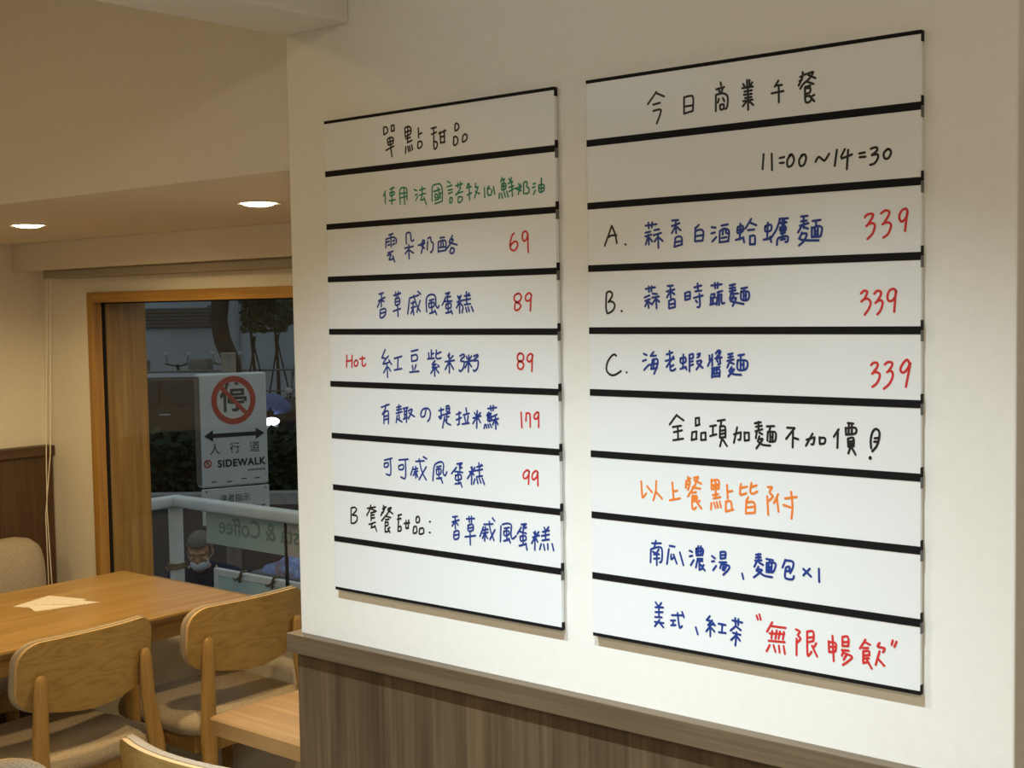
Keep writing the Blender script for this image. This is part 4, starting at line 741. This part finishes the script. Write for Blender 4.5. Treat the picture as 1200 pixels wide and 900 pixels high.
# ------------------------------------------------------------------ across the street
LEAF = speckle('hedge_leaf', (.018, .035, .016), (.008, .016, .008), 6, .7, .1)
LEAF2 = speckle('tree_leaf', (.05, .075, .035), (.022, .035, .016), 3, .7, .1)
BARK = speckle('bark', (.038, .031, .020), (.018, .014, .009), 10, .9, .5)
def leaves(mb, count, place, size):
    bm = mb.bm
    for _ in range(count):
        c = Vector(place()); s = size * random.uniform(.6, 1.3)
        d = Vector((random.gauss(0, 1), random.gauss(0, 1), random.gauss(0, .7))).normalized(); u = d.orthogonal().normalized() * s * .35
        w_ = d.cross(u).normalized() * s * .08
        bm.faces.new([bm.verts.new(p) for p in (c - d * s * .5, c + u + w_, c + d * s * .5, c - u + w_)])
hg = MB(); hg.box((-14, 9.75, ZG - .02), (6, 10.95, -.10), .06)
leaves(hg, 5200, lambda: (random.uniform(-9, 2.5), random.choice((9.74, 9.72, random.uniform(9.75, 10.95))), 0) if False else (lambda f_: (random.uniform(-9, 2.5), 9.72 + random.uniform(-.06, .03), random.uniform(ZG + .05, -.06)) if f_ else (random.uniform(-9, 2.5), random.uniform(9.7, 10.95), -.08 + random.uniform(-.03, .10)))(random.random() < .65), .13)
hgo = hg.build('hedge', LEAF); hgo.matrix_world = SM
tag(hgo, 'dark clipped hedge running along the far side of the street verge', 'hedge')
# far building
WALLG = speckle('far_wall_render', (.285, .345, .385), (.25, .30, .335), .6, .85, .02)
bd = thing('far_building', 'long plain grey building with a dark louvred vent across the street', 'building', st(0, 25, -.52), STREET)
MB().box((-30, 0, 0), (25, 6, 9)).build('wall', WALLG, bd)
vt = MB().box((-8.95, -.10, 1.73), (-6.9, 0, 2.20), .01).build('vent', mat('vent_dark', (.045, .047, .045), .7), bd)
mb = MB()
for k in range(5): mb.box((-8.9, -.14, 1.76 + .085 * k), (-6.95, -.10, 1.80 + .085 * k))
mb.build('louvre', mat('louvre_grey', (.07, .073, .07), .6), vt)
MB().tube([(-6.6, -.05, 0), (-6.6, -.05, 9)], .04, 10).build('drain_pipe', mat('pipe_grey', (.20, .22, .23), .6), bd)
MB().box((-8.1, -.09, 2.5), (-7.2, 0, 3.2), .02).build('wall_panel', mat('panel_grey', (.17, .19, .20), .6), bd)
# low guard rail of the far pavement
gd = thing('guard_rail', 'thin grey guard rail along the far pavement', 'railing', st(0, 19.4, -.52), STREET)
GREYM = mat('grey_rail_paint', (.10, .11, .115), .5)
MB().tube([(-12, 0, .92), (1, 0, .92)], .022, 8).build('handrail', GREYM, gd); MB().tube([(-12, 0, .5), (1, 0, .5)], .016, 8).build('mid_rail', GREYM, gd)
for k in range(11): MB().tube([(-11.6 + 1.2 * k, 0, 0), (-11.6 + 1.2 * k, 0, .92)], .02, 8).build('post', GREYM, gd)
# curved street tree
tr = thing('street_tree', 'dark leaning street tree trunk standing behind the sign', 'tree', st(-5.10, 17.0, ZG + .0), STREET)
MB().tube([(.12, 0, 0), (.08, 0, .9), (.02, 0, 1.45), (-.14, 0, 1.85), (-.20, 0, 2.2), (-.16, 0, 2.6), (-.05, 0, 3.0), (.15, 0, 3.7), (.3, 0, 4.6)], [.20, .165, .16, .155, .155, .16, .16, .12, .07], 14).build('trunk', BARK, tr, True, 80)
lf = MB(); leaves(lf, 900, lambda: (random.gauss(.9, .55), random.gauss(0, .5), random.gauss(4.2, .55)), .30); lf.build('crown', LEAF2, tr)
for b_ in (((.0, 0, 3.0), (.5, .1, 3.6), (1.1, 0, 4.2)), ((.1, 0, 3.5), (-.4, 0, 4.1), (-.7, 0, 4.7))): MB().tube(b_, [.07, .05, .025], 8).build('branch', BARK, tr, True)
def young_tree(s, d, lean, crown, label, n_=420):
    n_ = int(n_ * 2.2)
    t = thing('young_tree', label, 'tree', st(s, d, -.54), STREET, 'staked young trees')
    MB().tube([(lean, 0, 0), (lean * .6, 0, .9), (0, 0, 1.5), (-lean * .9, 0, 2.3)], [.035, .033, .03, .02], 8).build('trunk', BARK, t, True)
    m = MB(); leaves(m, n_, lambda: [max(-1.5, min(1.5, random.gauss(0, 1))) * q_ + c_ for c_, q_ in ((crown[0], crown[2]), (0, .22), (crown[1], crown[3]))], .13); m.build('crown', LEAF2, t)
    for a_ in (-.28, .0, .28): MB().tube([(lean * .6 + a_, .12 if a_ else -.2, 0), (lean * .6 - a_ * .12, 0, 1.62)], .018, 6).build('stake', BARK, t)
    return t
young_tree(-5.12, 19.1, .06, (.25, 2.15, .26, .28), 'staked young tree close beside the leaning trunk across the street', 520)
young_tree(-5.02, 21.2, .05, (.05, 2.45, .16, .18), 'staked young tree with thin crossing poles across the street', 160)
young_tree(-4.95, 23.4, .10, (.10, 2.20, .20, .25), 'staked young tree farthest from the leaning trunk, by the covered scooter', 300)

def car(label, s, d):
    t = thing('parked_car', label, 'car', st(s, d, ZG - .02), STREET)
    prof = [(-2.2, .32), (-2.25, .62), (-2.05, .82), (-1.45, .90), (-.75, 1.30), (-.3, 1.37), (.55, 1.35), (1.25, 1.0), (2.05, .86), (2.22, .6), (2.18, .32)]
    mb = MB(); L_ = []
    for y, k in ((-.86, .0), (-.80, .02), (.80, .02), (.86, 0)):
        L_.append([(x * (.985 if abs(y) > .82 else 1), y * (1 if z < .9 else .86), z - (.03 if abs(y) > .82 and z > 1 else 0)) for x, z in prof])
    mb.loft(L_).build('car_body', mat('dark_brown_paint', (.024, .020, .017), .55, spec=.25), t, True, 30)
    mb = MB(); mb.prism([(-1.30, .93), (-.72, 1.25), (-.3, 1.31), (-.08, 1.31), (-.08, .93)], -.80, -.74, Matrix(((1, 0, 0, 0), (0, 0, 1, 0), (0, 1, 0, 0), (0, 0, 0, 1))))
    mb.prism([(.0, .93), (.0, 1.31), (.52, 1.30), (1.08, .98), (1.08, .93)], -.80, -.74, Matrix(((1, 0, 0, 0), (0, 0, 1, 0), (0, 1, 0, 0), (0, 0, 0, 1))))
    mb.build('side_window', mat('car_glass', (.03, .033, .036), .08), t)
    MB().box((-.6, -.60, 1.368), (.5, .60, 1.385), .006).build('roof_sheen_panel', mat('pale_roof_sheen', (.22, .24, .28), .5), t)  # thin plate on the roof, its sheen put into the pale colour
    for x in (-1.38, 1.38):
        for y in (-.80, .80):
            wh = MB().tube([(x, y - .10, .32), (x, y + .10, .32)], .32, 26).build('wheel', BLACK, t, True, 40)
            MB().tube([(x, y - .112, .32), (x, y - .09, .32)], .19, 20).build('hubcap', mat('hub_silver', (.35, .36, .37), .35, metal=.7), wh, True, 40)
    MB().box((-.05, -.875, .78), (.12, -.84, .81), .006).build('door_handle', mat('chrome', (.5, .5, .5), .25, metal=.9), t)
    return t
car('dark parked car beyond the hedge, seen between window frame and sign', -5.5, 14.6)

def scooter(label, s, d, z, rz, cover=None, m_body=None, head=False):
    t = thing('motor_scooter', label, 'scooter', st(s, d, z), STREET + R(rz), 'scooters parked across the street')
    for x in (-.62, .62):
        MB().tube([(x, -.05, .22), (x, .05, .22)], .22, 20).build('wheel', BLACK, t, True, 40)
    b = MB(); b.loft([[(x, y * w_, z_ + h_ * k) for (y, k) in ((-.5, 0), (.5, 0), (.5, 1), (-.5, 1))] for x, w_, z_, h_ in ((-.80, .16, .50, .16), (-.55, .30, .36, .36), (-.15, .30, .30, .40), (0, .30, .24, .10), (.30, .32, .24, .10), (.42, .34, .30, .50), (.62, .20, .40, .45))])
    b.build('scooter_body', m_body or mat('scooter_paint', (.10, .11, .11), .35), t, False)
    MB().box((-.72, -.14, .70), (-.08, .14, .80), .05, seg=3).build('saddle', BLACK, t, True)
    MB().tube([(.52, 0, .75), (.42, 0, 1.02)], .035, 10).build('steering_column', BLACK, t, True)
    MB().tube([(.40, -.32, 1.04), (.44, -.1, 1.0), (.44, .1, 1.0), (.40, .32, 1.04)], .018, 8).build('handlebar', BLACK, t, True)
    for y in (-.26, .26):
        mr = MB().tube([(.42, y, 1.02), (.44, y * 1.2, 1.20)], .008, 6).build('mirror', BLACK, t)
        MB().ellipsoid((.44, y * 1.25, 1.24), (.015, .06, .045), 12, 8).build('mirror_glass', mat('mirror_face', (.3, .32, .34), .15), mr, True)
    MB().box((-.86, -.2, .84), (-.5, .2, 1.18), .05, seg=3).build('top_box', mat('grey_top_box', (.09, .095, .09), .5), t, True)
    if head: MB().ellipsoid((.66, 0, .82), (.04, .12, .06), 14, 8).build('headlamp', emis('headlamp_lit', (.75, .88, 1.0), 5), t, True)
    else: MB().ellipsoid((.64, 0, .80), (.04, .10, .06), 14, 8).build('headlamp', mat('lamp_glass', (.3, .32, .33), .2), t, True)
    if cover:
        cv = MB(); rings = []
        for x, w_, h_ in ((.02, .06, .98), (.12, .22, 1.06), (.28, .33, 1.16), (.44, .36, 1.20), (.54, .28, 1.14), (.60, .06, 1.0)):
            rings.append([(x, w_ * math.sin(a), .92 + (h_ - .92) * max(0, math.cos(a)) ** .6 - .02 * math.sin(5 * a + x * 7)) for a in [R(-100 + 200 * k / 14) for k in range(15)]])
        rv = [[cv.bm.verts.new(p) for p in r] for r in rings]
        for a_, b_ in zip(rv, rv[1:]):
            for k in range(14): cv.bm.faces.new((a_[k], a_[k + 1], b_[k + 1], b_[k]))
        co = cv.build('rain_cover', cover, t, True, 180); q = co.modifiers.new('t', 'SOLIDIFY'); q.thickness = .008
    return t
scooter('grey scooter with top box parked across the street beside the window frame', -7.25, 20.4, -.54, 60)
scooter('dark scooter with mirrors parked across the street just left of the pole', -6.12, 20.4, -.54, 75, None, mat('scooter_black', (.04, .045, .045), .35))
scooter('scooter under a blue rain cover with its headlamp lit, right of the sign', -3.74, 12.5, ZG - .02, -65, mat('blue_rain_cover', (.045, .085, .22), .6), mat('scooter_silver', (.20, .20, .19), .35), True)
